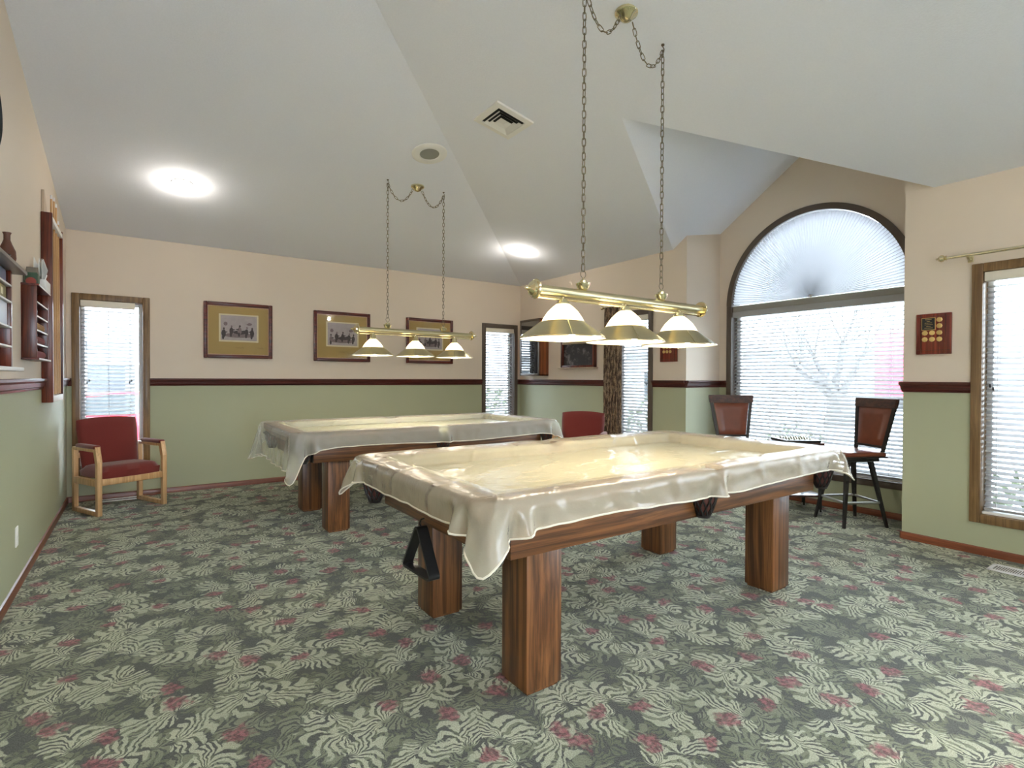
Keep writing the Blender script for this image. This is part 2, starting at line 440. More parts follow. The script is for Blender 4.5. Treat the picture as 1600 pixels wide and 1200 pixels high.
# baseboards and chair rails
def mould(prof, axis, wallpos, sgn, u0, u1, name, m):
    """prof: (out, z) polygon; axis along which it runs"""
    b = nb()
    if axis == 'x': prism(b, [(wallpos+sgn*o, z) for o, z in prof], u0, u1, 'yz', M=Matrix(((0, 1, 0, 0), (1, 0, 0, 0), (0, 0, 1, 0), (0, 0, 0, 1))) @ Matrix(((0, 1, 0, 0), (1, 0, 0, 0), (0, 0, 1, 0), (0, 0, 0, 1))))
    else: prism(b, [(wallpos+sgn*o, z) for o, z in prof], u0, u1, 'xz')
    return struct(name, b, m, 25)
BP = [(0, 0), (.014, 0), (.014, .045), (.010, .055), (0, .058)]
RP = [(0, 1.186), (.010, 1.186), (.014, 1.198), (.010, 1.202), (.018, 1.206), (.024, 1.235), (.034, 1.248), (.036, 1.262), (.030, 1.267), (0, 1.267)]
trims = [('x', YB, -1, XL, XR, [W1, W2], 'back'), ('y', XL, 1, Y0, YB, [], 'left'), ('y', XR, -1, NY1, YB, [W3], 'right_far'),
         ('y', XR, -1, Y0, NY0, [W4, (-2.4, -.1)], 'right_near'), ('x', NY1, -1, XR, XN, [], 'niche_left'), ('x', NY0, 1, XR, XN, [], 'niche_right'), ('y', XN, -1, NY0, NY1, [(AC-AR, AC+AR)], 'niche_back')]
tn = 0
for ax_, wp, sg, u0, u1, gaps, nm in trims:
    rev = False
    def seg(prof, a, c, name, m):
        bm_ = nb()
        if ax_ == 'x': prism(bm_, [(wp+sg*o, z) for o, z in prof], a, c, 'yz')
        else: prism(bm_, [(wp+sg*o, z) for o, z in prof], a, c, 'xz')
        return struct(name, bm_, m, 25)
    seg(BP, u0, u1, 'baseboard_'+nm, base_mx if ax_ == 'x' else base_m)
    cur = u0
    for g in sorted(gaps)+[(u1, None)]:
        if nm == 'left' and False: pass
        if g[0]-cur > .01:
            tn += 1; seg(RP, cur, g[0], 'trim_%d' % tn, rail_mx if ax_ == 'x' else rail_m)
        cur = g[1] if g[1] is not None else cur
# rail return at the niche corner
tn += 1

# ---------------------------------------------------------------- windows with blinds
def frame_rect(bm, u0, u1, z0, z1, w, d0, d1, mk, bev=.006):
    for a, c in (((u0, z0), (u0+w, z1)), ((u1-w, z0), (u1, z1)), ((u0+w, z0), (u1-w, z0+w)), ((u0+w, z1-w), (u1-w, z1))):
        box(bm, mk(a[0], a[1], d0), mk(c[0], c[1], d1), bev)
wn = 0
def window(wall, u, z0=WZ0, z1=WZ1, fm=winframe, blabel='', bgrp=None, gap=.0, cb=True):
    """d is distance out of the wall (negative = into room)"""
    global wn; wn += 1
    if wall == 'back': mk = lambda a, z, d: (a, YB+d, z)
    elif wall == 'right': mk = lambda a, z, d: (XR+d, a, z)
    u0, u1 = u
    b = nb(); frame_rect(b, u0, u1, z0, z1, FW, -.022, .0, mk)
    w = struct('window_%d' % wn, b, fm)
    b = nb(); frame_rect(b, u0+i_, u1-i_, z0+i_, z1-i_, .045, .004, T-.01, mk, .002)
    struct('window_jamb', b, fm, parent=w)
    b = nb(); frame_rect(b, u0+FW, u1-FW, z0+FW, z1-FW, .035, .10, .14, mk, .004)
    box(b, mk(u0+FW, z0+FW, .02), mk(u1-FW, z0+FW+.02, .10), .003)
    struct('window_sash', b, vinyl, parent=w)
    b = nb(); box(b, mk(u0+FW+.03, z0+FW+.03, .118), mk(u1-FW-.03, z1-FW-.03, .122)); struct('window_pane', b, pane, parent=w)
    if not cb: return
    a0, a1 = u0+FW+.006, u1-FW-.006-gap
    blind(mk, a0, a1, z0+FW+.03, z1-FW-.002, blabel, bgrp, cream_p)
def blind(mk, a0, a1, z0, z1, label, grp, vm, ns=None):
    bx_ = thing('window_blind', mk((a0+a1)/2, z0, .05), label, 'blind', group=grp)
    Mi = Matrix.Translation(-Vector(mk((a0+a1)/2, z0, .05)))
    b = nb(); box(b, mk(a0, z1-.065, -.012), mk(a1, z1, .075), .004); link('valance', b, vm, bx_, M=Mi)
    b = nb(); n = int((z1-.08-z0)/.040)
    for k in range(n):
        z = z0+.035+k*.040
        c0, c1 = mk(a0+.004, z, .028), mk(a1-.004, z+.0028, .076)
        vs = box(b, c0, c1)
        cc = Vector(mk((a0+a1)/2, z, .05))
        ang = .42
        R_ = Matrix.Rotation(ang if mk(0, 0, 0)[1] == YB else -ang, 4, 'X' if abs(Vector(mk(1, 0, 0)).x-Vector(mk(0, 0, 0)).x) > .5 else 'Y')
        xf(b, vs, Matrix.Translation(cc) @ R_ @ Matrix.Translation(-cc))
    link('slats', b, slat_m, bx_, 0, M=Mi)
    b = nb(); box(b, mk(a0+.002, z0, .026), mk(a1-.002, z0+.018, .078), .004); link('bottom_rail', b, slat_m, bx_, M=Mi)
    wdt = a1-a0; nc = 3 if wdt < 1 else 6
    b = nb()
    for k in range(nc):
        a = a0 + wdt*(.09 + .82*k/(nc-1))
        for d in (.024, .079): tube(b, [mk(a, z0+.01, d), mk(a, z1-.05, d)], .0012, 4)
    link('ladder_cords', b, slat_m, bx_, 0, M=Mi)
    for a in (a0+.05, a1-.05):
        b = nb(); zt = z0+(z1-z0)*.52
        tube(b, [mk(a, z1-.06, .018), mk(a, zt, .018)], .0010, 4)
        lathe(b, [(.003, .0), (.006, -.006), (.006, -.022), (.003, -.028)], 8, mk(a, zt, .018), mi=1)
        lathe(b, [(.003, .0), (.006, -.006), (.006, -.022), (.003, -.028)], 8, mk(a+.018, zt+.02, .018), mi=1)
        link('pull_cord', b, [slat_m, black], bx_, 0, M=Mi)
window('back', W1, blabel='white slatted blind in the brown window behind the red armchair', gap=.06)
window('back', W2, fm=bronze, blabel='white slatted blind at right end of back wall beside the corner display case')
window('right', W3, fm=bronze, blabel='white slatted blind in narrow window beside the patterned curtain')
window('right', W4, blabel='white slatted blind in the window at right edge, below the bare brass rod')
window('right', (-2.4, -.1), cb=False)  # unseen window without blind, added behind the camera for side daylight

# arched window
wn += 1
mkn = lambda a, z, d: (XN+d, a, z)
b = nb()
def arch_ring(bm, r0, r1, d0, d1, n=56, mi=0):
    prev = None
    for k in range(n+1):
        t_ = PI*k/n; q = []
        for r_, d in ((r0, d0), (r1, d0), (r1, d1), (r0, d1)):
            q.append(bm.verts.new((XN+d, AC+r_*math.cos(t_), AZ+r_*math.sin(t_))))
        if prev:
            for j in range(4): f = bm.faces.new((prev[j], prev[(j+1) % 4], q[(j+1) % 4], q[j])); f.material_index = mi
        else: bm.faces.new(q)
        prev = q
    bm.faces.new(prev)
    bmesh.ops.recalc_face_normals(bm, faces=bm.faces)
arch_ring(b, AR-.062, AR, -.024, 0)
for s_ in (-1, 1): box(b, (XN-.024, AC+s_*AR, AB), (XN, AC+s_*(AR-.062), AZ), .004)
box(b, (XN-.03, AC-AR, AB), (XN, AC+AR, AB+.062), .006); box(b, (XN-.045, AC-AR, AB+.052), (XN, AC+AR, AB+.068), .004)
w = struct('window_%d' % wn, b, bronze)
b = nb(); arch_ring(b, AR-.062, AR-.021, .001, T-.01)
for s_ in (-1, 1): box(b, (XN+.001, AC+s_*(AR-.021), AB+.03), (XN+T-.01, AC+s_*(AR-.062), AZ))
box(b, (XN+.001, AC-AR+.03, AB+.025), (XN+T-.01, AC+AR-.03, AB+.068))
struct('window_jamb', b, bronze, parent=w)
ri = AR-.062
b = nb(); box(b, (XN+.005, AC-ri, 2.068), (XN+T-.02, AC+ri, 2.128), .004)
struct('window_transom', b, plain('transom_grey', srgb(150, 148, 140), .5), parent=w)
b = nb(); box(b, (XN+.09, AC-ri, AB+.068), (XN+.14, AC+ri, AB+.12), .004)
for s_ in (-1, 1): box(b, (XN+.09, AC+s_*ri, AB+.1), (XN+.14, AC+s_*(ri-.05), 2.068), .004)
box(b, (XN+.002, AC-ri, AB+.066), (XN+.09, AC+ri, AB+.078), .003)
struct('window_sash', b, vinyl, parent=w)
b = nb(); box(b, (XN+.118, AC-ri+.03, AB+.1), (XN+.122, AC+ri-.03, 2.07)); struct('window_pane', b, pane, parent=w)
b = nb(); pts = [(AC+(ri-.01)*math.cos(PI*k/40), 2.128+(ri-.01)*math.sin(PI*k/40)) for k in range(41)]
prism(b, pts, XN+.118, XN+.122, 'yz'); struct('window_pane', b, pane, parent=w)
blind(mkn, AC-ri+.006, AC+ri-.006, AB+.085, 2.066, 'wide white slatted blind under the arch behind the two bar stools', None, slat_m)
# pleated fan
fo = thing('arch_shade', (XN+.05, AC, 2.14), 'white pleated fan shade filling the arched window top', 'window shade')
b = nb(); NP = 170; prev = None
cc = Vector((XN+.05, AC, 2.14))
for k in range(NP+1):
    t_ = PI*k/NP; z_ = .012 if k % 2 else -.012; ring = []
    for r_ in (.006, .12, .45, ri-.001):
        ring.append(b.verts.new((cc.x-.030+z_*(r_/ri)**.5+.03*(1-r_/ri)*0, cc.y+r_*math.cos(t_), cc.z+r_*math.sin(t_)*.988)))
    if prev:
        for j in range(3): b.faces.new((prev[j], prev[j+1], ring[j+1], ring[j]))
    prev = ring
link('pleats', b, fan_m, fo, 0, M=Matrix.Translation(-cc))
b = nb(); lathe(b, [(.012, -.01), (.016, 0), (.008, .01)], 12, M=Matrix.Rotation(PI/2, 4, 'Y') @ Matrix.Identity(4)); link('hub', b, white, fo, loc=(-.035, 0, .012))
b = nb(); box(b, (-.03, -ri+.004, -.012), (-.008, ri-.004, .0), .002); link('bottom_rail', b, white, fo)

# ---------------------------------------------------------------- pool tables
def rr_ring(a, b_, r, n1, n2, na):
    """rounded rectangle, CCW, points with outward normal, side id and arc position"""
    out = []
    C_ = [(a-r, -(b_-r), -PI/2), (a-r, b_-r, 0), (-(a-r), b_-r, PI/2), (-(a-r), -(b_-r), PI)]
    for ci, (cx, cy, t0) in enumerate(C_):
        for k in range(na):
            t_ = t0 + PI/2*(k+.5)/na
            out.append((cx+r*math.cos(t_), cy+r*math.sin(t_), math.cos(t_), math.sin(t_), 'c%d' % ci, (k+.5)/na))
        n = n2 if ci in (0, 2) else n1
        nx = C_[(ci+1) % 4]
        t1 = t0+PI/2; p0 = (cx+r*math.cos(t1), cy+r*math.sin(t1)); p1 = (nx[0]+r*math.cos(nx[2]), nx[1]+r*math.sin(nx[2]))
        for k in range(n):
            f = (k+.5)/n
            out.append((p0[0]+(p1[0]-p0[0])*f, p0[1]+(p1[1]-p0[1])*f, math.cos(t1), math.sin(t1), 's%d' % ci, f))
    return out
# sides: s0 = +x short, s1 = +y long, s2 = -x short, s3 = -y long; corners c0 = (+,-), c1 = (+,+), c2 = (-,+), c3 = (-,-)
HX, HY, RZ, BZ = 1.32, .695, .862, .797
def net_pocket(bm_net, bm_lin, bm_iron, x, y, nx, ny, corner):
    top = .735; bot = .615
    prof = lambda f: .066 - .034*f**1.6
    n = 11
    for s_ in (1, -1):
        for k in range(n):
            a0 = 2*PI*k/n
            pts = []
            for j in range(7):
                f = j/6; a = a0 + s_*f*2*PI/n*1.5
                pts.append((x+prof(f)*math.cos(a), y+prof(f)*math.sin(a), top+(bot-top)*f))
            tube(bm_net, pts, .0042, 5, caps=False)
    for f, rr in ((0, .006), (1, .006)):
        tube(bm_net, [(x+prof(f)*math.cos(2*PI*k/16), y+prof(f)*math.sin(2*PI*k/16), top+(bot-top)*f) for k in range(16)], rr, 5, closed=True)
    lathe(bm_net, [(.032, -.012), (.034, 0), (.028, .004)], 12, (x, y, bot))
    lathe(bm_lin, [(.026, .002), (.044, .04), (.056, .08), (.060, .118)], 14, (x, y, bot), caps=False)
    # iron casting, arc round the outside
    a_ = math.atan2(ny, nx); pts = []
    for k in range(-8, 9):
        t_ = a_ + k/8*(PI*.62)
        pts.append((x+.070*math.cos(t_), y+.070*math.sin(t_), .752))
    tube(bm_iron, pts, .014, 6)
def pool_table(cx, cy, label):
    t = thing('pool_table', (cx, cy, 0), label, 'pool table')
    for sx, sy in ((-1, -1), (1, -1), (1, 1), (-1, 1)):
        x0 = sx*1.005; y0 = sy*.51
        b = nb(); box(b, (x0, y0, .012), (x0-sx*.182, y0-sy*.182, .60), .006)
        box(b, (x0-sx*.012, y0-sy*.012, 0), (x0-sx*.17, y0-sy*.17, .014))
        link('leg', b, wood_z, t)
    ch = .035; A, B = 1.185, .588
    octo = lambda a, b_, c: [(a, -b_+c), (a, b_-c), (a-c, b_), (-a+c, b_), (-a, b_-c), (-a, -b_+c), (-a+c, -b_), (a-c, -b_)]
    # apron: four boards + dark under-frame
    for nm, a, c in (('apron', (-A+.045, -B, .60), (A-.045, -B+.03, .745)), ('apron', (-A+.045, B-.03, .60), (A-.045, B, .745))):
        b = nb(); box(b, a, c, .004); link(nm, b, wood_x, t)
    for s_ in (-1, 1):
        b = nb(); box(b, (s_*A, -B+.045, .60), (s_*(A-.03), B-.045, .745), .004); link('apron', b, wood_y, t)
    b = nb(); prism(b, octo(A-.03, B-.03, .05), .598, .735, 'xy'); link('slate_frame', b, ink, t, 0)
    # bed
    b = nb(); box(b, (-1.2, -.575, .735), (1.2, .575, .785)); link('cloth_bed', b, cloth_g, t, 0)
    # rails
    for s_ in (-1, 1):
        for x0, x1 in ((-HX+.13, -.075), (.075, HX-.13)):
            b = nb()
            prism(b, [(s_*(HY-.015), .85), (s_*(HY-.13), .85), (s_*(HY-.13), .78), (s_*(HY-.11), .74), (s_*(HY-.075), .735), (s_*(HY-.02), .80)], x0, x1, 'yz')
            link('rail', b, wood_x, t, 20)
            b = nb(); prism(b, [(s_*(HY-.13), .848), (s_*(HY-.175), .835), (s_*(HY-.165), .822), (s_*(HY-.135), .79), (s_*(HY-.13), .785)], x0+.02, x1-.02, 'yz')
            link('cushion', b, cloth_g, t, 20)
    for s_ in (-1, 1):
        b = nb()
        prism(b, [(s_*(HX-.015), .85), (s_*(HX-.13), .85), (s_*(HX-.13), .78), (s_*(HX-.10), .74), (s_*(HX-.075), .735), (s_*(HX-.02), .80)], -HY+.13, HY-.13, 'xz')
        link('rail', b, wood_y, t, 20)
        b = nb(); prism(b, [(s_*(HX-.13), .848), (s_*(HX-.175), .835), (s_*(HX-.165), .822), (s_*(HX-.135), .79), (s_*(HX-.13), .785)], -HY+.15, HY-.15, 'xz')
        link('cushion', b, cloth_g, t, 20)
    for px, py, nx, ny in ((-HX+.10, -HY+.10, -1, -1), (0, -HY+.085, 0, -1), (HX-.10, -HY+.10, 1, -1), (HX-.10, HY-.10, 1, 1), (0, HY-.085, 0, 1), (-HX+.10, HY-.10, -1, 1)):
        b = nb(); l_ = nb(); ir = nb(); net_pocket(b, l_, ir, px, py, nx, ny, nx != 0)
        p = link('pocket', ir, pocket_l, t); n_ = link('net', b, pocket_l, p); link('net_liner', l_, liner, p)
    return t
pool_table(2.272, 2.212, 'nearest wooden pool table on square block legs under a beige plastic cover')
pool_table(2.272, 4.955, 'farther wooden pool table by the back wall under a clear plastic cover')

def cover(cx, cy, label, mat, hemf, flaref, hemmat, seed):
    n1, n2, na = 150, 80, 16
    base = None; rings = []
    prof = []   # (kind, inset/outset, z)
    for d, z in ((-.60, BZ), (-.50, BZ), (-.42, BZ), (-.35, BZ), (-.29, BZ), (-.245, BZ+.002), (-.222, BZ+.010), (-.202, BZ+.030), (-.186, .843), (-.15, .855), (-.12, .859), (-.08, .862), (-.04, RZ), (-.012, RZ-.002), (.004, RZ-.010), (.012, RZ-.026)):
        prof.append((d, z))
    NS = 9
    bm = nb()
    outer = rr_ring(HX+.012, HY+.012, .10, n1, n2, na)
    N = len(outer)
    for d, z in prof:
        ring = rr_ring(HX+d, HY+d, max(.02, .10+d*.55), n1, n2, na)
        vs = []
        for (x, y, nx, ny, sid, f) in ring:
            w_ = 0
            if d < -.2:
                p = Vector((x*1.1+y*.6+seed, y*2.2-x*.8, seed))
                w_ = .006*noise.noise(p*1.2) + .0035*abs(noise.noise(Vector((x*2.2+y*5.5, y*1.5-x*.6, seed+4)))) + .002*noise.noise(p*7)
            elif d < .0:
                w_ = .003*noise.noise(Vector((x*5, y*5, seed+2)))
                if sid in ('s1', 's3') : w_ -= .010*math.exp(-((f-.5)/.022)**2)
            vs.append(bm.verts.new((x, y, z+w_)))
        rings.append(vs)
    z0 = RZ-.026
    for j in range(1, NS+1):
        v = j/NS; vs = []
        for i, (x, y, nx, ny, sid, f) in enumerate(outer):
            hz_ = hemf(sid, f); fl = flaref(sid, f)
            L = z0-hz_
            z = z0 - L*v
            wob = .010*noise.noise(Vector((x*4.5, y*4.5, seed+9)))*v + .004*noise.noise(Vector((x*14, y*14, seed+v*2)))*min(1, 2*v)
            o_ = .004 + fl*v**.85 + wob*1.2
            # in-tuck: cloth falls slightly inwards on plain sides
            vs.append(bm.verts.new((x+nx*o_, y+ny*o_, z+.004*noise.noise(Vector((x*9, y*9, seed+3)))*v)))
        rings.append(vs)
    for A_, B_ in zip(rings[:-1], rings[1:]):
        for i in range(N): bm.faces.new((A_[i], A_[(i+1) % N], B_[(i+1) % N], B_[i]))
    # close the centre: bridge the two long sides of the innermost ring
    R0 = rings[0]
    f = bm.faces.new(R0[::-1]); r = bmesh.ops.triangulate(bm, faces=[f])
    bmesh.ops.recalc_face_normals(bm, faces=bm.faces)
    t = thing('table_cover', (cx, cy, BZ), label, 'table cover')
    hem = [v.co.copy() for v in rings[-1]]
    o = bpy.data.objects.new('sheet', bpy.data.meshes.new('sheet')); bmesh.ops.transform(bm, matrix=Matrix.Translation((0, 0, -BZ)), verts=bm.verts) if bm.is_valid else None
    bm.to_mesh(o.data); bm.free(); o.data.materials.append(mat); o.data.polygons.foreach_set('use_smooth', [True]*len(o.data.polygons))
    COL.objects.link(o); o.parent = t
    b = nb(); tube(b, [h_-Vector((0, 0, BZ)) for h_ in hem], .0042, 6, closed=True); link('hem', b, hemmat, t)
    return t
def gauss(d, w): return math.exp(-(d/w)**2)
def cdist(sid, f):
    """signed metres from each corner centre: dict corner -> distance"""
    LN = {'s0': 2*(HY-.10), 's1': 2*(HX-.10), 's2': 2*(HY-.10), 's3': 2*(HX-.10)}
    arc = PI/2*.10; out = {}
    order = ['c0', 's0', 'c1', 's1', 'c2', 's2', 'c3', 's3']
    pos = 0; st = {}
    for k in order: st[k] = pos; pos += arc if k[0] == 'c' else LN[k]
    s_ = st[sid] + f*(arc if sid[0] == 'c' else LN[sid]); tot = pos
    for c in ('c0', 'c1', 'c2', 'c3'):
        d = s_-(st[c]+arc/2); d = (d+tot/2) % tot - tot/2; out[c] = d
    return out
def near_hem(sid, f):
    d = cdist(sid, f); z = .742
    if sid == 's3': z = .738+.010*math.sin(f*9)
    E = lambda x, w: math.exp(-abs(x)/w) if abs(x) > .008 else math.exp(-.008/w)
    z -= .125*E(d['c3'], .065)
    z -= .12*E(d['c2'], .05) + .09*E(d['c0'], .06) + .08*E(d['c1'], .06)
    return z
def near_flare(sid, f):
    d = cdist(sid, f); fl = .0
    for c, a in (('c3', .075), ('c2', .07), ('c0', .05), ('c1', .05)):
        x = d[c]
        fl += a*gauss(x, .05) - .05*gauss(abs(x)-.098, .022) + .030*gauss(abs(x)-.15, .030) - .015*gauss(abs(x)-.21, .03)
    if sid in ('s1', 's3'):
        x = (f-.5)*2*(HX-.1); fl += .035*gauss(x, .03) - .02*gauss(abs(x)-.06, .03)
    for c in ('c0', 'c1', 'c2', 'c3'): fl += .016*abs(math.sin(d[c]*38+1))*gauss(d[c], .13)
    return fl
def far_hem(sid, f):
    d = cdist(sid, f); z = .722
    if sid == 's2': z = .56+.03*math.sin(f*8)
    if sid == 's3': z = .716+.012*math.sin(f*7)
    z -= .15*gauss(d['c3'], .07) if sid != 's2' else 0
    if sid == 's2': z -= .07*gauss(d['c3'], .08)
    if sid in ('c3', 'c2'): z = .722 - .20*gauss(d[sid], .10)
    if sid == 's3' and f < .08: pass
    z -= .08*gauss(d['c0'], .08)
    return z
def smooth_far(sid, f):
    # blend the long left skirt into the shorter sides across the two left corners
    d = cdist(sid, f)
    def s_(x): x = max(0, min(1, x)); return x*x*(3-2*x)
    left = 1 if sid == 's2' else 0
    if sid == 'c3': left = 1-s_(f)
    elif sid == 'c2': left = s_(f)
    base = .72 - .16*left + .012*math.sin(f*8)
    E = lambda x, w: math.exp(-max(.008, abs(x))/w)
    base -= .19*E(d['c3']-.01, .06) + .15*E(d['c2'], .06) + .09*E(d['c0'], .07) + .06*E(d['c1'], .07)
    return max(.40, base)
def far_flare(sid, f):
    d = cdist(sid, f); fl = .006
    for c, a in (('c3', .06), ('c2', .12), ('c0', .05), ('c1', .05)):
        x = d[c]; fl += a*gauss(x, .045) - .05*gauss(abs(x)-.095, .022) + .03*gauss(abs(x)-.145, .03)
    if sid in ('s1', 's3'):
        x = (f-.5)*2*(HX-.1); fl += .035*gauss(x, .03) - .02*gauss(abs(x)-.06, .03)
    for c in ('c0', 'c1', 'c2', 'c3'): fl += .016*abs(math.sin(d[c]*40+2))*gauss(d[c], .14)
    if sid == 's2': fl += .010*math.sin(f*38)
    return fl
cover(2.272, 2.212, 'beige plastic dust cover draped over the nearest pool table', cover_near, near_hem, near_flare, hem_m, 3.0)
cover(2.272, 4.955, 'clear whitish plastic dust cover draped over the farther pool table', cover_far, smooth_far, far_flare, hem_m, 17.0)

# triangle rack
t = thing('ball_rack', (1.056, 2.235, .36), 'black triangular ball rack hanging from short end of nearest pool table', 'ball rack')
V3 = [Vector((0, .0, .262)), Vector((0, .165, .02)), Vector((0, -.155, .03))]
path = []
for i in range(3):
    p = V3[i]; a = V3[(i-1) % 3]; c = V3[(i+1) % 3]
    pa = p+(a-p).normalized()*.045; pc = p+(c-p).normalized()*.045
    for k in range(7):
        f = k/6; path.append((pa*(1-f)+p*f)*(1-f)+(p*(1-f)+pc*f)*f)
b = nb(); N = len(path); rr = []
cen = sum(V3, Vector())/3
for i, p in enumerate(path):
    T_ = (path[(i+1) % N]-path[i-1]).normalized(); nrm = T_.cross(Vector((1, 0, 0)))
    if nrm.dot(p-cen) < 0: nrm = -nrm
    rr.append([b.verts.new(p+Vector((dx, 0, 0))+nrm*dn) for dx, dn in ((-.026, 0), (-.026, -.010), (.026, -.010), (.026, 0))])
for i in range(N):
    for j in range(4): b.faces.new((rr[i][j], rr[i][(j+1) % 4], rr[(i+1) % N][(j+1) % 4], rr[(i+1) % N][j]))
bmesh.ops.recalc_face_normals(b, faces=b.faces); link('frame', b, black, t, 40)
b = nb(); tube(b, [(.016, 0, .275), (.0, 0, .272), (-.006, 0, .255), (.0, 0, .242)], .004, 6); link('hook', b, black, t)

# ---------------------------------------------------------------- billiard pendants
def link_chain(bm, pts, pitch, L, Wd, wr):
    pts = [Vector(p) for p in pts]
    cum = [0]
    for a, c in zip(pts[:-1], pts[1:]): cum.append(cum[-1]+(c-a).length)
    tot = cum[-1]; n = max(2, int(tot/pitch)); k = 0
    for i in range(n):
        s_ = (i+.5)*tot/n
        while k < len(cum)-2 and cum[k+1] < s_: k += 1
        f = (s_-cum[k])/(cum[k+1]-cum[k]); p = pts[k].lerp(pts[k+1], f); T_ = (pts[k+1]-pts[k]).normalized()
        u = T_.orthogonal().normalized() if abs(T_.z) > .999 else T_.cross(Vector((0, 0, 1))).normalized()
        w_ = T_.cross(u)
        a = (.45 if i % 2 else .45+PI/2)+.25*math.sin(i*1.3)
        uu = u*math.cos(a)+w_*math.sin(a)
        loop = []
        for q in range(12):
            th = 2*PI*q/12; c_, s2 = math.cos(th), math.sin(th)
            loop.append(p + uu*(Wd/2*c_) + T_*((L-Wd)/2*(1 if s2 > 0 else -1)*min(1, abs(s2)*3) + Wd/2*s2))
        tube(bm, loop, wr, 5, closed=True)
def pendant(x0, x1, y, bz, shades, cups, rim_z, rim_r, can, hooks, label, chainp, watt):
    cx = (x0+x1)/2
    t = thing('billiard_light', (cx, y, bz), label, 'pendant light')
    Mi = Matrix.Translation((-cx, -y, -bz))
    RX = Matrix.Rotation(PI/2, 4, 'Y')
    k_ = rim_r/.222
    b = nb(); tube(b, [(x0+.07, y, bz), (x1-.04, y, bz)], .0255*k_**.3, 20); link('bar', b, brass2, t, M=Mi)
    b = nb(); tube(b, [(x0+.08, y, bz-.036), (x1-.05, y, bz-.036)], .008, 10); link('lower_rod', b, brass, t, M=Mi)
    for xe, s_ in ((x0, -1), (x1, 1)):
        b = nb(); lathe(b, [(.0255, 0), (.046, .002), (.050, .008), (.046, .015), (.038, .018), (.034, .032), (.018, .042), (.008, .046), (.011, .056), (.009, .064), (.003, .072)], 24,
                        M=Matrix.Translation((xe+(-s_)*(.072 if s_ < 0 else .045), y, bz)) @ Matrix.Rotation(s_*PI/2, 4, 'Y'))
        link('end_cap', b, brass, t, M=Mi)
    for x in cups:
        b = nb(); lathe(b, [(.014, .022), (.026, .028), (.032, .040), (.038, .052), (.040, .060), (.030, .056), (.022, .062), (.020, .074), (.008, .082), (.005, .09)], 20, (x, y, bz)); link('chain_cup', b, brass, t, M=Mi)
    for (hx, hy, hz_), x in zip(hooks, cups):
        b = nb()
        tube(b, [(x+.018*math.cos(2*PI*q/16), y, bz+.108+.020*math.sin(2*PI*q/16)) for q in range(16)], .002, 5, closed=True)
        link_chain(b, [(x, y, bz+.125), (hx, hy, hz_-.035)], chainp, chainp*1.22, chainp*.52, .0026)
        pts = []
        for q in range(25):
            f = q/24; side = 1 if hx > can[0] else -1
            p = Vector((hx, hy, hz_-.035)).lerp(Vector((can[0]+side*.05, can[1], can[2]-.03)), f)
            p.z -= .20*k_*4*f*(1-f)*.8; pts.append(p)
        link_chain(b, pts, chainp*.9, chainp*1.15, chainp*.50, .0025)
        link('chain', b, chain_m, t, M=Mi)
        b = nb(); lathe(b, [(.004, .0), (.010, -.004), (.010, .002)], 10, (hx, hy, hz_))
        tube(b, [(hx, hy, hz_), (hx, hy, hz_-.012), (hx+.012, hy, hz_-.022), (hx+.010, hy, hz_-.036), (hx, hy, hz_-.042), (hx-.008, hy, hz_-.036)], .0028, 6)
        link('ceiling_hook', b, chain_m, t, M=Mi)
    b = nb(); lathe(b, [(.066, .012), (.066, 0), (.060, -.008), (.040, -.018), (.030, -.034), (.018, -.040), (.006, -.044)], 28, can); link('canopy', b, brass, t, M=Mi)
    for x in shades:
        zt = bz-.044; s0 = rim_r
        b = nb(); gz0 = rim_z+.082*k_
        lathe(b, [(.026, gz0+.098*k_), (.034, gz0+.094*k_), (.052*k_, gz0+.080*k_), (.080*k_, gz0+.052*k_), (.100*k_, gz0+.022*k_), (.112*k_, gz0), (.106*k_, gz0+.002), (.094*k_, gz0+.022*k_), (.074*k_, gz0+.050*k_), (.048*k_, gz0+.074*k_), (.03, gz0+.086*k_)], 36, (x, y, 0), caps=False)
        # fine ribs of the glass
        g = link('glass_top', b, opal, None, M=Mi)
        b = nb()
        lathe(b, [(.110*k_, gz0+.004), (.113*k_, gz0+.001), (s0-.006, rim_z+.006), (s0, rim_z+.003), (s0, rim_z)], 44, (x, y, 0), caps=False)
        sh = link('lamp_shade', b, brass2, t, 30, M=Mi)
        g.parent = sh
        b = nb(); lathe(b, [(.106*k_, gz0-.001), (s0-.008, rim_z+.001), (s0-.001, rim_z-.001)], 44, (x, y, 0), caps=False)
        link('shade_lining', b, plain_white_lining, sh, 30, M=Mi)
        # four brass seams
        b = nb()
        for q in range(4):
            a = PI/4+q*PI/2+.3
            tube(b, [(x+.113*k_*math.cos(a), y+.113*k_*math.sin(a), gz0+.002), (x+s0*math.cos(a), y+s0*math.sin(a), rim_z+.003)], .0022, 5)
        tube(b, [(x+(s0)*math.cos(2*PI*q/48), y+s0*math.sin(2*PI*q/48), rim_z) for q in range(48)], .003, 6, closed=True)
        link('seam', b, brass, sh, M=Mi)
        b = nb(); lathe(b, [(.010, bz-.024), (.010, bz-.034), (.022, bz-.036), (.030, gz0+.104*k_), (.034, gz0+.098*k_), (.034, gz0+.090*k_), (.026, gz0+.088*k_)], 20, (x, y, 0)); link('socket', b, brass, t, M=Mi)
        b = nb(); lathe(b, [(.004, -.028), (.018, -.022), (.028, -.004), (.026, .014), (.014, .034), (.012, .05)], 16, (x, y, rim_z+.075*k_)); link('bulb', b, bulb_m, t, M=Mi)
        L = bpy.data.lights.new('bulb_light', 'POINT'); L.energy = watt; L.color = WARM; L.shadow_soft_size = .03
        lo = bpy.data.objects.new('bulb_light', L); COL.objects.link(lo); lo.location = (x-cx, 0, rim_z+.028*k_-bz); lo.parent = t
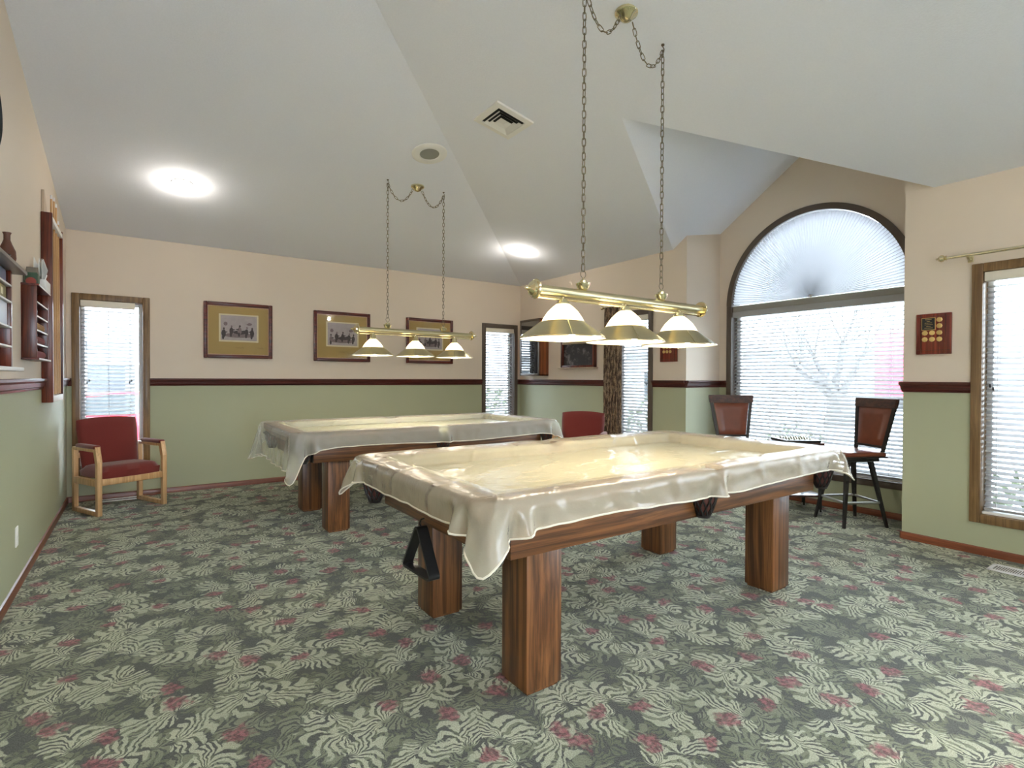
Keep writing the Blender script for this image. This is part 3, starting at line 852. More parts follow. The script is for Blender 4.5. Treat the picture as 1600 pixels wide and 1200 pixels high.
    return t
plain_white_lining = plain('white_enamel', (.85, .82, .74), .4, var=.02)
hz1 = P2z(2.55); hz0 = P2z(1.924)
pendant(1.542, 2.968, 2.10, 1.725, (1.785, 2.245, 2.715), (1.924, 2.55), 1.488, .222, (2.24, 2.10, P2z(2.24)-.004), ((1.924, 2.10, hz0-.004), (2.55, 2.10, hz1-.004)),
        'larger front brass bar light with three shades above the nearest pool table', .036, 4.4)
hz2 = P1z(4.9)
pendant(1.60, 2.93, 4.9, 1.735, (1.815, 2.25, 2.69), (1.96, 2.56), 1.497, .192, (2.27, 4.90, hz2-.012), ((1.96, 4.9, hz2-.004), (2.56, 4.9, hz2-.004)),
        'farther brass bar light with three shades above the clear-covered pool table', .034, 5)

# ---------------------------------------------------------------- ceiling fittings
def on_ceiling(o, plane):
    if plane == 'P1': o.rotation_euler = (-math.atan(SL), 0, 0)
    else: o.rotation_euler = (0, math.atan(SL), 0)
def downlight(x, y, plane, label, w=3.2, col=(1, .93, .82)):
    z = P1z(y) if plane == 'P1' else P2z(x)
    t = thing('ceiling_light', (x, y, z), label, 'ceiling light'); on_ceiling(t, plane)
    b = nb(); lathe(b, [(.085, .0), (.085, -.008), (.072, -.016), (.062, -.012), (.060, -.004)], 32, caps=False); link('trim_ring', b, white, t)
    b = nb(); lathe(b, [(.062, -.004), (.055, -.014), (.03, -.020), (.004, -.022)], 28); link('lens', b, lens_m, t)
    L = bpy.data.lights.new('downlight', 'POINT'); L.energy = w; L.color = col; L.shadow_soft_size = .05
    lo = bpy.data.objects.new('downlight', L); COL.objects.link(lo); lo.parent = t; lo.location = (0, 0, -.085)
downlight(.32, 5.69, 'P1', 'round lit ceiling light above the left end of the back wall')
downlight(4.13, 5.70, 'P2', 'round lit ceiling light near the far right corner')
for x, y, l_ in ((.6, -.6, 'nearest the left wall'), (2.6, -.9, 'in the middle'), (4.2, -.6, 'nearest the right wall')): downlight(x, y, 'P2', 'unseen fill light added behind the camera, ' + l_, 7, (1, .96, .93))  # three lamps added out of view to fill the room with light

t = thing('ceiling_speaker', (2.135, 4.36, P1z(4.36)), 'round white ceiling speaker with grey mesh centre', 'speaker'); on_ceiling(t, 'P1')
b = nb(); lathe(b, [(.158, 0), (.158, -.006), (.150, -.010), (.09, -.012), (.086, -.006), (.0845, -.004)], 44, caps=False); link('rim', b, white, t)
b = nb(); lathe(b, [(.086, -.006), (.05, -.010), (.004, -.011)], 32); link('mesh_grille', b, plain('grey_mesh', srgb(150, 150, 140), .7, var=.2, scale=400), t)

t = thing('air_vent', (2.345, 3.487, P2z(2.345)), 'square white ceiling air vent with stepped louvres', 'vent'); on_ceiling(t, 'P2')
def sq_ring(bm, o0, z0, o1, z1):
    A = [bm.verts.new((sx*o0, sy*o0, z0)) for sx, sy in ((-1, -1), (1, -1), (1, 1), (-1, 1))]
    B = [bm.verts.new((sx*o1, sy*o1, z1)) for sx, sy in ((-1, -1), (1, -1), (1, 1), (-1, 1))]
    for i in range(4): bm.faces.new((A[i], A[(i+1) % 4], B[(i+1) % 4], B[i]))
b = nb(); box(b, (-.158, -.158, -.012), (.158, .158, -.001)); link('back_box', b, plain('vent_shadow', (.02, .02, .02), .8), t)
b = nb()
sq_ring(b, .172, -.001, .172, -.016); sq_ring(b, .172, -.016, .125, -.020); sq_ring(b, .125, -.020, .122, -.012)
link('frame', b, white, t, 0)
b = nb()
for o0, o1 in ((.112, .088), (.082, .060), (.052, .0)):
    if o1 == 0: sq_ring(b, o0, -.030, .020, -.022); b.faces.new([b.verts.new((sx*.02, sy*.02, -.022)) for sx, sy in ((-1, -1), (1, -1), (1, 1), (-1, 1))])
    else: sq_ring(b, o0, -.030, o1, -.0135)
link('louvres', b, white, t, 0)

# ---------------------------------------------------------------- wall pictures
def picture(x0, x1, z0, z1, label, seed, grp=None):
    rnd = random.Random(seed)
    cx, cz = (x0+x1)/2, (z0+z1)/2; w, h = (x1-x0)/2, (z1-z0)/2
    t = thing('framed_picture', (cx, YB, z0), label, 'picture')
    mk = lambda a, z, d: (a, -d, z+h)
    b = nb(); f = .040
    for a, c in (((-w, -h), (-w+f, h)), ((w-f, -h), (w, h)), ((-w+f, -h), (w-f, -h+f)), ((-w+f, h-f), (w-f, h))):
        box(b, mk(a[0], a[1], .001), mk(c[0], c[1], .032), .008)
    link('frame', b, mah_x, t)
    b = nb(); box(b, mk(-w+f-.005, -h+f-.005, .004), mk(w-f+.005, h-f+.005, .012))
    # pinkish inner fillet
    for a, c in (((-w+f, -h+f), (-w+f+.008, h-f)), ((w-f-.008, -h+f), (w-f, h-f)), ((-w+f, -h+f), (w-f, -h+f+.008)), ((-w+f, h-f-.008), (w-f, h-f))):
        box(b, mk(a[0], a[1], .012), mk(c[0], c[1], .016), mi=1)
    # handwriting strokes under the print
    for (sx, n_) in ((.0, 9), (w*.66, 7)):
        pts = [mk(sx-.04+.011*k+.002*rnd.random(), -h*.62+.010*math.sin(k*2.1)+.004*rnd.random(), .0128) for k in range(n_)]
        tube(b, pts, .0012, 4, mi=2)
    link('mat_board', b, [mat_gold, plain('pink_fillet', srgb(206, 170, 150), .7), plain('sepia_ink', srgb(98, 72, 40), .7)], t, 0)
    # print
    pw, ph = w*.575, h*.50; oz = .03
    b = nb()
    box(b, mk(-pw, -ph+oz, .012), mk(pw, ph+oz, .0135), mi=0)
    box(b, mk(-pw+.018, -ph+oz+.018, .0135), mk(pw-.018, ph+oz-.016, .0142), mi=1)
    def blob(cx_, cz_, rx, rz, mi, n=14, d=.0146, jag=.2):
        vs = [b.verts.new(mk(cx_+rx*math.cos(2*PI*k/n)*(1+jag*(rnd.random()-.5)), cz_+oz+rz*math.sin(2*PI*k/n)*(1+jag*(rnd.random()-.5)), d)) for k in range(n)]
        f_ = b.faces.new(vs); f_.material_index = mi
    blob(0, -.085, pw*.75, .028, 3, 20, .0144); blob(.01, -.05, .075, .022, 2, 16, .0145)
    for k, px in enumerate([(-.155, -.03), (-.075, .0), (.0, .005), (.085, -.01), (.14, -.02)]):
        x_, z_ = px; x_ += .012*(rnd.random()-.5); s_ = .9+.25*rnd.random()
        blob(x_, z_-.035, .021*s_, .040*s_, 2 if k != seed % 3 else 3, 14, .0147+k*.00005)
        blob(x_+.012*(rnd.random()-.5), z_+.014*s_+.004, .010, .013, 3 if k % 2 else 2, 10, .0150)
        blob(x_+.022*(1 if x_ < 0 else -1), z_-.02, .018, .007, 2, 8, .0151)
        blob(x_-.006, z_-.08, .012, .026, 2, 10, .0149)
    blob(-.14, .045, .022, .024, 3, 8, .0146); blob(.11, .05, .03, .016, 3, 8, .0146, .5)
    link('print', b, [paper, photo_bg, photo_dk, photo_md], t, 0)
    b = nb(); box(b, mk(-w+f, -h+f, .0185), mk(w-f, h-f, .020)); link('glass', b, picglass, t, 0)
    return t
picture(.598, 1.326, 1.505, 2.154, 'framed old photograph at left, nearest the brown-trimmed window', 2)
picture(1.812, 2.550, 1.495, 2.140, 'middle framed old photograph, partly behind the bar light', 3)
picture(3.070, 3.812, 1.493, 2.136, 'right framed old photograph, half hidden by bar light shades', 4)

# medal plaques on the right wall
def plaque(y0, y1, z0, z1, label):
    cy = (y0+y1)/2; w = (y1-y0)/2; h = z1-z0
    t = thing('medal_plaque', (XR, cy, z0), label, 'plaque')
    # local: y' = towards +y is left in the picture; u runs left->right
    mk = lambda u, z, d: (-d, w-u, z)
    b = nb(); box(b, mk(0, 0, .001), mk(2*w, h, .020), .004)
    for u in (.028, 2*w-.040): box(b, mk(u, .006, .018), mk(u+.006, h-.006, .023), .001, mi=1)
    for z in (.028, h-.024): box(b, mk(.006, z, .018), mk(2*w-.006, z+.004, .0225), .001, mi=1)
    link('board', b, [redwood, mah_z], t)
    b = nb(); box(b, mk(.036, h-.128, .020), mk(.126, h-.032, .024), .001, mi=1); box(b, mk(.040, h-.124, .023), mk(.122, h-.036, .0255))
    rnd = random.Random(5)
    for k in range(6):
        ww = .02+.03*rnd.random(); z = h-.048-k*.013
        u = .081-ww/2
        while u < .081+ww/2:
            l_ = .003+.004*rnd.random(); box(b, mk(u, z, .0254), mk(u+l_, z+.0035, .0260), mi=1); u += l_+.0018
    link('name_plate', b, [ink, gold], t)
    spots = [(.150, h-.050), (.150, h-.098), (.150, h-.150), (.150, h-.200), (.104, h-.150), (.104, h-.200), (.058, h-.150), (.058, h-.200), ]
    for u, z in spots:
        if z < .03: continue
        b = nb(); lathe(b, [(.019, 0), (.020, .003), (.016, .005), (.004, .006)], 8, M=Matrix.Translation(mk(u, z, .020)) @ Matrix.Rotation(-PI/2, 4, 'Y')); link('medal', b, gold, t, 20)
    return t
plaque(1.406, 1.630, 1.483, 1.798, 'red-brown wooden plaque with gold medals between arched and right windows')
# scale check: smaller plaque by the curtain
plaque(3.925, 4.165, 1.483, 1.80, 'red-brown wooden plaque with gold medals half hidden behind a lamp shade')

# dark picture on right wall with ledge
t = thing('framed_blackboard', (XR, 5.62, 1.44), 'small dark framed picture board with narrow ledge, left of the curtain', 'picture')
b = nb(); y0, y1, h = -.375, .325, .45
for a, c in (((y0, 0), (y0+.04, h)), ((y1-.04, 0), (y1, h)), ((y0, 0), (y1, .03)), ((y0, h-.04), (y1, h))): box(b, (-.05, a[0], a[1]), (-.001, c[0], c[1]), .004)
link('frame', b, mah_z, t)
tb = NT('chalky_print'); n_ = tb.noise(tb.obj(), 9, 6, .7); tb.set(tb.mix(tb.sm(n_, .48, .68), (*srgb(38, 32, 32), 1), (*srgb(112, 104, 102), 1)), .6)
b = nb(); box(b, (-.022, y0+.03, .02), (-.004, y1-.03, h-.02)); link('dark_print', b, tb.m, t, 0)
b = nb(); box(b, (-.06, y0+.045, h-.12), (-.024, y1-.045, h-.045), .004); tube(b, [(-.066, y0+.08, h-.10), (-.066, y1-.08, h-.10)], .008, 8); link('roller_bar', b, birch, t)
b = nb(); box(b, (-.085, y0-.03, -.012), (-.001, y1+.03, .0), .003); link('ledge', b, birch, t)

# corner display case
t = thing('display_case', (XR, 6.555, 1.325), 'glazed wall display case reflecting a window in the far right corner', 'display case')
y0, y1, dx, h = -.275, .215, -.170, .86
b = nb()
box(b, (dx, y0, 0), (-.001, y0+.02, h), .003); box(b, (dx, y1-.02, 0), (-.001, y1, h), .003); box(b, (dx, y0, h-.02), (-.001, y1, h), .003); box(b, (dx, y0, 0), (-.001, y1, .02), .003)
link('case_body', b, wood('case_side_wood', srgb(104, 52, 22), srgb(146, 80, 40), 2), t)
b = nb(); box(b, (-.02, y0+.02, .02), (-.003, y1-.02, h-.02)); link('backing', b, plain('navy_backing', srgb(40, 42, 78), .8), t, 0)
b = nb()
for a, c in (((y0, 0), (y0+.03, h)), ((y1-.03, 0), (y1, h)), ((y0, 0), (y1, .035)), ((y0, h-.035), (y1, h))): box(b, (dx-.014, a[0], a[1]), (dx, c[0], c[1]), .003)
dr = link('door', b, bronze, t)
mg = NT('reflecting_glass'); mg.set((.55, .58, .62), .03, 1.0)
b = nb(); box(b, (dx-.008, y0+.03, .035), (dx-.004, y1-.03, h-.035)); gp = link('glass', b, glass_mat('case_glass', (.5, .52, .56), 6.0), dr, 0)
b = nb(); box(b, (-.10, y0+.03, .12), (-.02, y1-.03, .128)); link('shelf', b, birch, t, 0)

# curtain rods and curtain
def rod(y0, y1, z, label, brs):
    t = thing('curtain_rod', (XR, y0, z), label, 'curtain rod')
    b = nb(); tube(b, [(-.085, 0, 0), (-.085, y1-y0, 0)], .012, 14); link('rod', b, nickel, t)
    s_ = 1 if y1 > y0 else -1
    for ye, dr_ in ((0, -s_), (y1-y0, s_)):
        b = nb(); lathe(b, [(.012, 0), (.020, .004), (.013, .012), (.024, .022), (.027, .036), (.018, .050), (.006, .056), (.008, .064), (.002, .070)], 16,
                        M=Matrix.Translation((-.085, ye, 0)) @ Matrix.Rotation(-dr_*PI/2, 4, 'X')); link('finial', b, brass, t)
    for yb_ in brs:
        b = nb(); tube(b, [(-.001, yb_-y0, -.02), (-.045, yb_-y0, -.03), (-.085, yb_-y0, -.014)], .007, 8)
        box(b, (-.008, yb_-y0-.018, -.045), (0, yb_-y0+.018, .01), .003); link('bracket', b, brass2, t)
rod(1.42, .1, 2.20, 'bare brass curtain rod above the window at right edge', (1.30, .2))
rod(5.03, 4.16, 2.21, 'brass curtain rod holding the patterned drape', (4.98, 4.22))
t = thing('curtain', (XR, 4.86, .03), 'brown patterned drape gathered at left of the narrow window', 'curtain')
b = nb(); nx_, nz_ = 60, 24; g = []
for i in range(nx_+1):
    u = i/nx_; row = []
    for j in range(nz_+1):
        v = j/nz_; z = 2.165*v
        yy = -.145+.29*u + (.012*math.sin(v*3))
        d = .036*math.sin(u*2*PI*5.5+.5*math.sin(v*2))*(.7+.3*(1-v))
        row.append(b.verts.new((-.088+d, yy, z)))
    g.append(row)
for i in range(nx_):
    for j in range(nz_): b.faces.new((g[i][j], g[i+1][j], g[i+1][j+1], g[i][j+1]))
ob = link('drape', b, curt_m, t, 60)
md = ob.modifiers.new('thick', 'SOLIDIFY'); md.thickness = .003

# ---------------------------------------------------------------- armchairs
def armchair(loc, rz, label):
    t = thing('armchair', loc, label, 'chair', rz)
    w, dpt = .30, .25     # half width, half depth; front = -y
    for s_ in (-1, 1):
        b = nb(); x = s_*(w-.018)
        x0, x1 = x-.020, x+.020
        box(b, (x0, -dpt, 0), (x1, dpt, .042), .005)
        box(b, (x0, -dpt, .02), (x1, -dpt+.048, .50), .006)
        prism(b, [(-dpt, .49), (-dpt+.048, .49), (-dpt+.085, .62), (-dpt+.04, .635)], x0, x1, 'yz')
        box(b, (x0, dpt-.048, .02), (x1, dpt, .60), .006)
        box(b, (x0, -dpt+.05, .585), (x1, dpt-.01, .615), .005)
        box(b, (x0, -dpt+.04, .27), (x1, dpt-.04, .33), .005)
        link('side_frame', b, maple, t)
        b = nb(); box(b, (x-.030, -dpt+.045, .612), (x+.030, dpt-.09, .650), .018, seg=3); link('armrest', b, red_fab, t)
    b = nb(); box(b, (-w+.03, -dpt+.012, .275), (w-.03, -dpt+.042, .335), .004); link('front_rail', b, maple, t)
    b = nb()
    # seat cushion, crowned and bowed
    n1_, n2_ = 14, 10
    hw, hd = w-.040, dpt-.0
    top = [[None]*(n2_+1) for _ in range(n1_+1)]; bot = [[None]*(n2_+1) for _ in range(n1_+1)]
    for i in range(n1_+1):
        for j in range(n2_+1):
            u = -1+2*i/n1_; v = -1+2*j/n2_
            r_ = (1-abs(u)**6)*(1-abs(v)**6); x = u*hw*(1-.03*abs(v)**8); y = v*(hd-.035)+(-.03 if v < 0 else 0)*(1-u*u)*abs(v)
            top[i][j] = b.verts.new((x, y, .385+.055*r_**.4+.012*(1-v)*.5)); bot[i][j] = b.verts.new((x*.98, y*.98, .335))
    for i in range(n1_):
        for j in range(n2_):
            b.faces.new((top[i][j], top[i+1][j], top[i+1][j+1], top[i][j+1])); b.faces.new((bot[i][j+1], bot[i+1][j+1], bot[i+1][j], bot[i][j]))
    for i in range(n1_): b.faces.new((bot[i][0], bot[i+1][0], top[i+1][0], top[i][0])); b.faces.new((top[i][n2_], top[i+1][n2_], bot[i+1][n2_], bot[i][n2_]))
    for j in range(n2_): b.faces.new((top[0][j], top[0][j+1], bot[0][j+1], bot[0][j])); b.faces.new((bot[n1_][j], bot[n1_][j+1], top[n1_][j+1], top[n1_][j]))
    link('seat', b, red_fab, t, 50)
    b = nb(); n1_, n2_ = 16, 12; F_ = [[None]*(n2_+1) for _ in range(n1_+1)]; G_ = [[None]*(n2_+1) for _ in range(n1_+1)]
    for i in range(n1_+1):
        for j in range(n2_+1):
            u = -1+2*i/n1_; v = j/n2_
            hwid = (.245+.025*v); x = u*hwid*(1-.04*max(0, v-.8)*5*abs(u)**4)
            z = .40+.46*v+.025*(1-u*u)*v
            yc = .165+.085*v - .03*(1-u*u) + .01
            th = .028*((1-abs(u)**8)*(1-abs(2*v-1)**8))**.35
            F_[i][j] = b.verts.new((x, yc-th, z)); G_[i][j] = b.verts.new((x, yc+th+.004, z))
    for i in range(n1_):
        for j in range(n2_):
            b.faces.new((F_[i][j], F_[i+1][j], F_[i+1][j+1], F_[i][j+1])); b.faces.new((G_[i][j+1], G_[i+1][j+1], G_[i+1][j], G_[i][j]))
    for i in range(n1_): b.faces.new((G_[i][0], G_[i+1][0], F_[i+1][0], F_[i][0])); b.faces.new((F_[i][n2_], F_[i+1][n2_], G_[i+1][n2_], G_[i][n2_]))
    for j in range(n2_): b.faces.new((F_[0][j], F_[0][j+1], G_[0][j+1], G_[0][j])); b.faces.new((G_[n1_][j], G_[n1_][j+1], F_[n1_][j+1], F_[n1_][j]))
    bmesh.ops.recalc_face_normals(b, faces=b.faces)
    link('backrest', b, red_fab, t, 50)
    b = nb(); box(b, (-w+.03, dpt-.04, .50), (w-.03, dpt-.012, .55), .004); link('back_rail', b, maple, t)
    return t
ch = armchair((-.155, 6.49, 0), math.radians(26), 'burgundy armchair with pale wood frame in front of the left window')
c2 = copy_tree(ch); c2.location = (4.28, 4.72, 0); c2.rotation_euler = (0, 0, math.radians(-52))
c2['label'] = 'burgundy armchair whose back shows between pool tables and curtain'

# ---------------------------------------------------------------- bar stools
def stool(loc, rleg, rseat, label):
    t = thing('bar_stool', loc, label, 'stool', 0)
    cs_, sn_ = math.cos(rleg), math.sin(rleg)
    Rm = Matrix.Rotation(rleg, 4, 'Z'); Rs = Matrix.Rotation(rseat, 4, 'Z')
    for sx, sy in ((-1, -1), (1, -1), (1, 1), (-1, 1)):
        b = nb(); frustum(b, (sx*.195, sy*.195, 0), (.020, .020), (sx*.105, sy*.105, .575), (.036, .036)); link('leg', b, dark_metal, t, 30, M=Rm)
    b = nb(); q = .160; tube(b, [(-q, -q, .21), (q, -q, .21), (q, q, .21), (-q, q, .21)], .011, 8, closed=True); link('foot_ring', b, steel, t, M=Rm)
    b = nb(); box(b, (-.155, -.155, .565), (.155, .155, .60), .01); lathe(b, [(.10, .598), (.10, .612)], 20); link('swivel_frame', b, dark_metal, t, M=Rs)
    b = nb(); box(b, (-.20, -.195, .61), (.20, .185, .652), .020, seg=3)
    link('seat', b, leather_brown, t, M=Rs)
    b = nb(); box(b, (-.205, -.20, .602), (.205, .19, .618), .006); link('seat_base', b, dark_metal, t, M=Rs)
    # back at +y side, leaning back
    def yb(z): return .185 + (z-.63)*.16
    for s_ in (-1, 1):
        b = nb(); vs = frustum(b, (s_*.140, yb(.60), .60), (.026, .020), (s_*.205, yb(1.06), 1.06), (.030, .020)); link('back_post', b, dark_metal, t, 30, M=Rs)
    b = nb()
    vs = []
    for z, hw in ((1.03, .222), (1.115, .232)):
        for y_ in (-.016, .016): 
            for s_ in (-1, 1): vs.append(b.verts.new((s_*hw, yb(z)+y_, z)))
    a = vs
    for idx in ((0, 1, 5, 4), (2, 6, 7, 3), (0, 4, 6, 2), (1, 3, 7, 5), (4, 5, 7, 6), (0, 2, 3, 1)): b.faces.new([a[i] for i in idx])
    bmesh.ops.recalc_face_normals(b, faces=b.faces); bmesh.ops.bevel(b, geom=list(b.edges), offset=.006, segments=2, affect='EDGES')
    link('top_rail', b, dkwood, t, M=Rs)
    b = nb(); n1_, n2_ = 8, 10; F_ = []; G_ = []
    for i in range(n1_+1):
        f1, g1 = [], []
        for j in range(n2_+1):
            u = -1+2*i/n1_; v = j/n2_; z = .70+.33*v; hw = .135+.045*v
            th = .018*((1-u**8)*(1-(2*v-1)**8))**.4+.003
            f1.append(b.verts.new((u*hw, yb(z)-th, z))); g1.append(b.verts.new((u*hw, yb(z)+th, z)))
        F_.append(f1); G_.append(g1)
    for i in range(n1_):
        for j in range(n2_): b.faces.new((F_[i][j], F_[i+1][j], F_[i+1][j+1], F_[i][j+1])); b.faces.new((G_[i][j+1], G_[i+1][j+1], G_[i+1][j], G_[i][j]))
    for i in range(n1_): b.faces.new((G_[i][0], G_[i+1][0], F_[i+1][0], F_[i][0])); b.faces.new((F_[i][n2_], F_[i+1][n2_], G_[i+1][n2_], G_[i][n2_]))
    for j in range(n2_): b.faces.new((F_[0][j], F_[0][j+1], G_[0][j+1], G_[0][j])); b.faces.new((G_[n1_][j], G_[n1_][j+1], F_[n1_][j+1], F_[n1_][j]))
    bmesh.ops.recalc_face_normals(b, faces=b.faces); link('back_pad', b, leather_brown, t, 50, M=Rs)
    b = nb(); box(b, (-.15, yb(.69)-.010, .68), (.15, yb(.69)+.010, .70), .003); link('lower_rail', b, dark_metal, t, M=Rs)
    return t
stool((5.237, 2.177, 0), math.radians(-31), math.radians(-128+12), 'bar stool turned sideways at right, its whole frame and legs visible')
stool((5.00, 3.12, 0), math.radians(-35), math.radians(-40), 'bar stool at left of the arched window, only its leather back showing')

# serving cart with tray
ca = math.radians(-35)
t = thing('side_cart', (5.22, 2.66, 0), 'low dark side table on casters between the two bar stools', 'side table', ca)
b = nb(); box(b, (-.19, -.17, .655), (.19, .17, .685), .005); link('table_top', b, dkwood, t)
b = nb(); box(b, (-.19, -.17, .175), (.19, .17, .195), .005); link('shelf', b, dkwood, t)
for sx in (-1, 1):
    for sy in (-1, 1):
        b = nb(); box(b, (sx*.175, sy*.155, .06), (sx*.150, sy*.130, .655), .003); lg = link('leg', b, black, t)
        b = nb(); lathe(b, [(.024, -.010), (.027, -.006), (.027, .006), (.024, .010)], 16, M=Matrix.Translation((sx*.163, sy*.143, .028)) @ Matrix.Rotation(PI/2, 4, 'X'))
        box(b, (sx*.163-.008, sy*.143-.014, .03), (sx*.163+.008, sy*.143+.014, .062), .002, mi=1); link('caster', b, [steel, dark_metal], lg)
t2 = thing('game_board', (5.22, 2.66, .685), 'small dark game board tray lying on the side table', 'game board', ca)
b = nb(); box(b, (-.165, -.15, 0), (.165, .15, .022), .004); link('board', b, black, t2)
b = nb()
for i in range(5):
    for j in range(4):
        lathe(b, [(.011, 0), (.012, .005), (.006, .012), (.007, .018), (.002, .021)], 8, (-.10+.05*i, -.08+.055*j, .022))
link('pegs', b, nickel, t2)

# ---------------------------------------------------------------- left wall
# cue and score cabinet
t = thing('cue_cabinet', (XL, 5.68, 1.083), 'tall dark wooden cue rack box on the left wall', 'cue rack')
y0, y1, h, d = -.345, .345, 1.445, .068
b = nb(); box(b, (0.001, y0, 0), (d, y0+.035, h), .004); link('side_panel', b, mah_z, t)
b = nb(); box(b, (0.001, y1-.035, 0), (d, y1, h), .004); link('side_panel', b, mah_z, t)
b = nb(); box(b, (0.001, y0+.035, h-.06), (d, y1-.035, h-.02), .004); link('cross_rail', b, white, t)
b = nb(); box(b, (.001, y0+.035, 0.0), (d, y1-.035, .05), .004); link('cross_rail', b, white, t)
b = nb(); box(b, (0.001, y0+.035, .05), (.012, y1-.035, h-.06)); link('back_panel', b, birch, t, 0)
b = nb()
for k in range(9): box(b, (.012, y0+.05, .16+k*.09), (.024, y1-.05, .195+k*.09), .002)
link('score_slats', b, chip_t, t, 0)
for k, (yy, zt) in enumerate(((5.50, 2.70), (5.66, 2.725), (5.80, 2.71), (5.93, 2.60))):
    c = thing('pool_cue', (XL+.045, yy, 1.14), ['pool cue standing in the wall rack, nearest its pale board', 'second pool cue from the pale board in the wall rack', 'third pool cue from the pale board in the wall rack', 'shortest pool cue at the far end of the wall rack'][k], 'pool cue', 0, 'cues in the wall rack')
    b = nb(); L_ = zt-1.14
    tube(b, [(0, 0, 0), (0, 0, .35), (0, 0, L_-.03)], [.014, .012, .0065], 10); link('shaft', b, maple, c)
    b = nb(); tube(b, [(0, 0, L_-.03), (0, 0, L_)], .0068, 10); link('tip', b, vinyl, c)
b = nb(); prism(b, [(5.365, 0), (5.50, 0), (5.50, .10), (5.44, .17), (5.385, .205), (5.365, .20)], XL+.002, XL+.018, 'yz', M=Matrix.Translation((0, 0, 2.50)))
tag(link('cue_board', b, birch, None), 'pale wooden board sticking up behind the dark cue rack', 'board')

# small shelf rack
t = thing('chip_shelf', (XL, 4.765, 1.388), 'small dark wooden rack with white shelf edges, nearer than the cue rack', 'wall shelf')
y0, y1, h, d = -.265, .265, .48, .076
b = nb(); box(b, (.001, y0, .012), (d, y0+.014, h), .003); link('side_panel', b, mah_z, t)
b = nb(); box(b, (.001, y1-.014, .012), (d, y1, h), .003); link('side_panel', b, mah_z, t)
b = nb(); box(b, (.001, y0, .012), (.008, y1, h)); link('back_panel', b, mah_z, t, 0)
zs_ = [0, .095, .185, .275, .365, .47]
for k, z in enumerate(zs_):
    b = nb(); e_ = .012 if k in (0, 5) else -.002
    box(b, (.001, y0-(.008 if k in (0, 5) else -.014), z), (d+e_, y1+(.008 if k in (0, 5) else -.014), z+.012), .002)
    for f in b.faces:
        if f.normal.x > .8 and f.calc_center_median().x > d-.004+(-.004): f.material_index = 1
    link('shelf', b, [mah_y, white], t, 0)
for k, (z, m_, lb) in enumerate(((.012, chip_m, 'bottom'), (.107, chip_m, 'second'), (.197, chip_t, 'third'))):
    b = nb(); y_a, y_b = -.22, (.20, .17, .15)[k]
    pts = []; rs = []
    n_ = 56
    for q in range(n_+1):
        pts.append((0, y_a+(y_b-y_a)*q/n_, 0)); rs.append(.027 if q % 2 else .0245)
    tube(b, pts, rs, 14)
    tag(link('game_chips', b, m_, None, 20, loc=(XL+.042, 4.765, 1.388+z+.0275)), ['row of rose chips on the bottom shelf of the small rack', 'row of rose chips on the second shelf up of the small rack', 'row of tan chips on the third shelf up of the small rack'][k], 'game chips', 'chip rows in the small rack')
t = thing('tissue_box', (XL+.045, 4.93, 1.870), 'white tissue box with tissue standing up on the small rack', 'tissue box')
b = nb(); box(b, (-.040, -.11, 0), (.042, .11, .075), .004); link('carton', b, tissue_m, t)
b = nb()
for a_ in (-.6, 0, .5, 1.1):
    prism(b, [(-.07+.03*a_, 0), (.06, 0), (.085-.02*a_, .06), (.02+.05*a_, .10), (-.06+.03*a_, .155), (-.08, .07)], -.001, .001, 'yz', M=Matrix.Translation((.004*a_, .0, .072)) @ Matrix.Rotation(a_*.5, 4, 'Z'))
link('tissue', b, tissue_m, t, 0)
t = thing('small_box', (XL+.040, 4.62, 1.870), 'small green and red box beside the tissue box', 'box')
b = nb(); box(b, (-.030, -.045, 0), (.032, .045, .075), .003); box(b, (-.028, -.043, .075), (.030, .043, .080)); link('carton', b, green_box, t)
b = nb(); lathe(b, [(.004, -.001), (.026, -.001), (.026, .002), (.004, .003)], 18, M=Matrix.Translation((0, -.046, .022)) @ Matrix.Rotation(PI/2, 4, 'X')); link('red_seal', b, plain('red_seal', srgb(150, 60, 44), .5), t)
b = nb(); prism(b, [(-.04, 0), (.04, 0), (0, .04)], -.028, .03, 'yz'); o_ = link('lid', b, plain('lid_grey', srgb(120, 112, 100), .6), t, 0, loc=(0, 0, .08))

# left shelf unit
t = thing('wall_shelf', (XL, 3.3, 1.33), 'dark wall shelf unit at the left edge with overhanging top board', 'wall shelf')
y0, y1, h, d = -.60, .50, .50, .062
b = nb(); box(b, (.001, y0, 0), (.008, y1, h)); link('back_panel', b, mah_z, t, 0)
for yy in (y0, y1-.035):
    b = nb(); box(b, (.001, yy, 0), (d, yy+.035, h), .003); link('side_panel', b, mah_z, t)
b = nb(); box(b, (.001, y0-.08, h), (.110, y1+.10, h+.020), .004); link('top_board', b, plain('grey_top', srgb(120, 116, 112), .3), t)
for z in (.10, .20, .33, .415):
    b = nb(); box(b, (.008, y0+.035, z), (d+.004, y1-.035, z+.010), .002); link('shelf', b, white, t)
b = nb(); box(b, (.001, y0, -.022), (.105, y1+.02, -.002), .003); link('bottom_ledge', b, white, t)
b = nb(); box(b, (-.018, -.19, 0), (.018, .19, .068), .002); tag(link('blue_box', b, blue_box, None, loc=(XL+.034, 3.52, 1.756)), 'blue-grey printed box on top shelf of left wall shelf', 'box')
b = nb(); box(b, (-.018, -.19, 0), (.018, .19, .070), .002)
for k in range(3): box(b, (.018, -.10+k*.08, .018), (.0195, -.05+k*.08, .052), mi=1)
tag(link('olive_box', b, [olive_box, paper], None, loc=(XL+.034, 3.52, 1.671)), 'olive box with cream label on second shelf of left wall shelf', 'box')
b = nb(); box(b, (-.004, -.20, 0), (.004, .20, .115), .001)
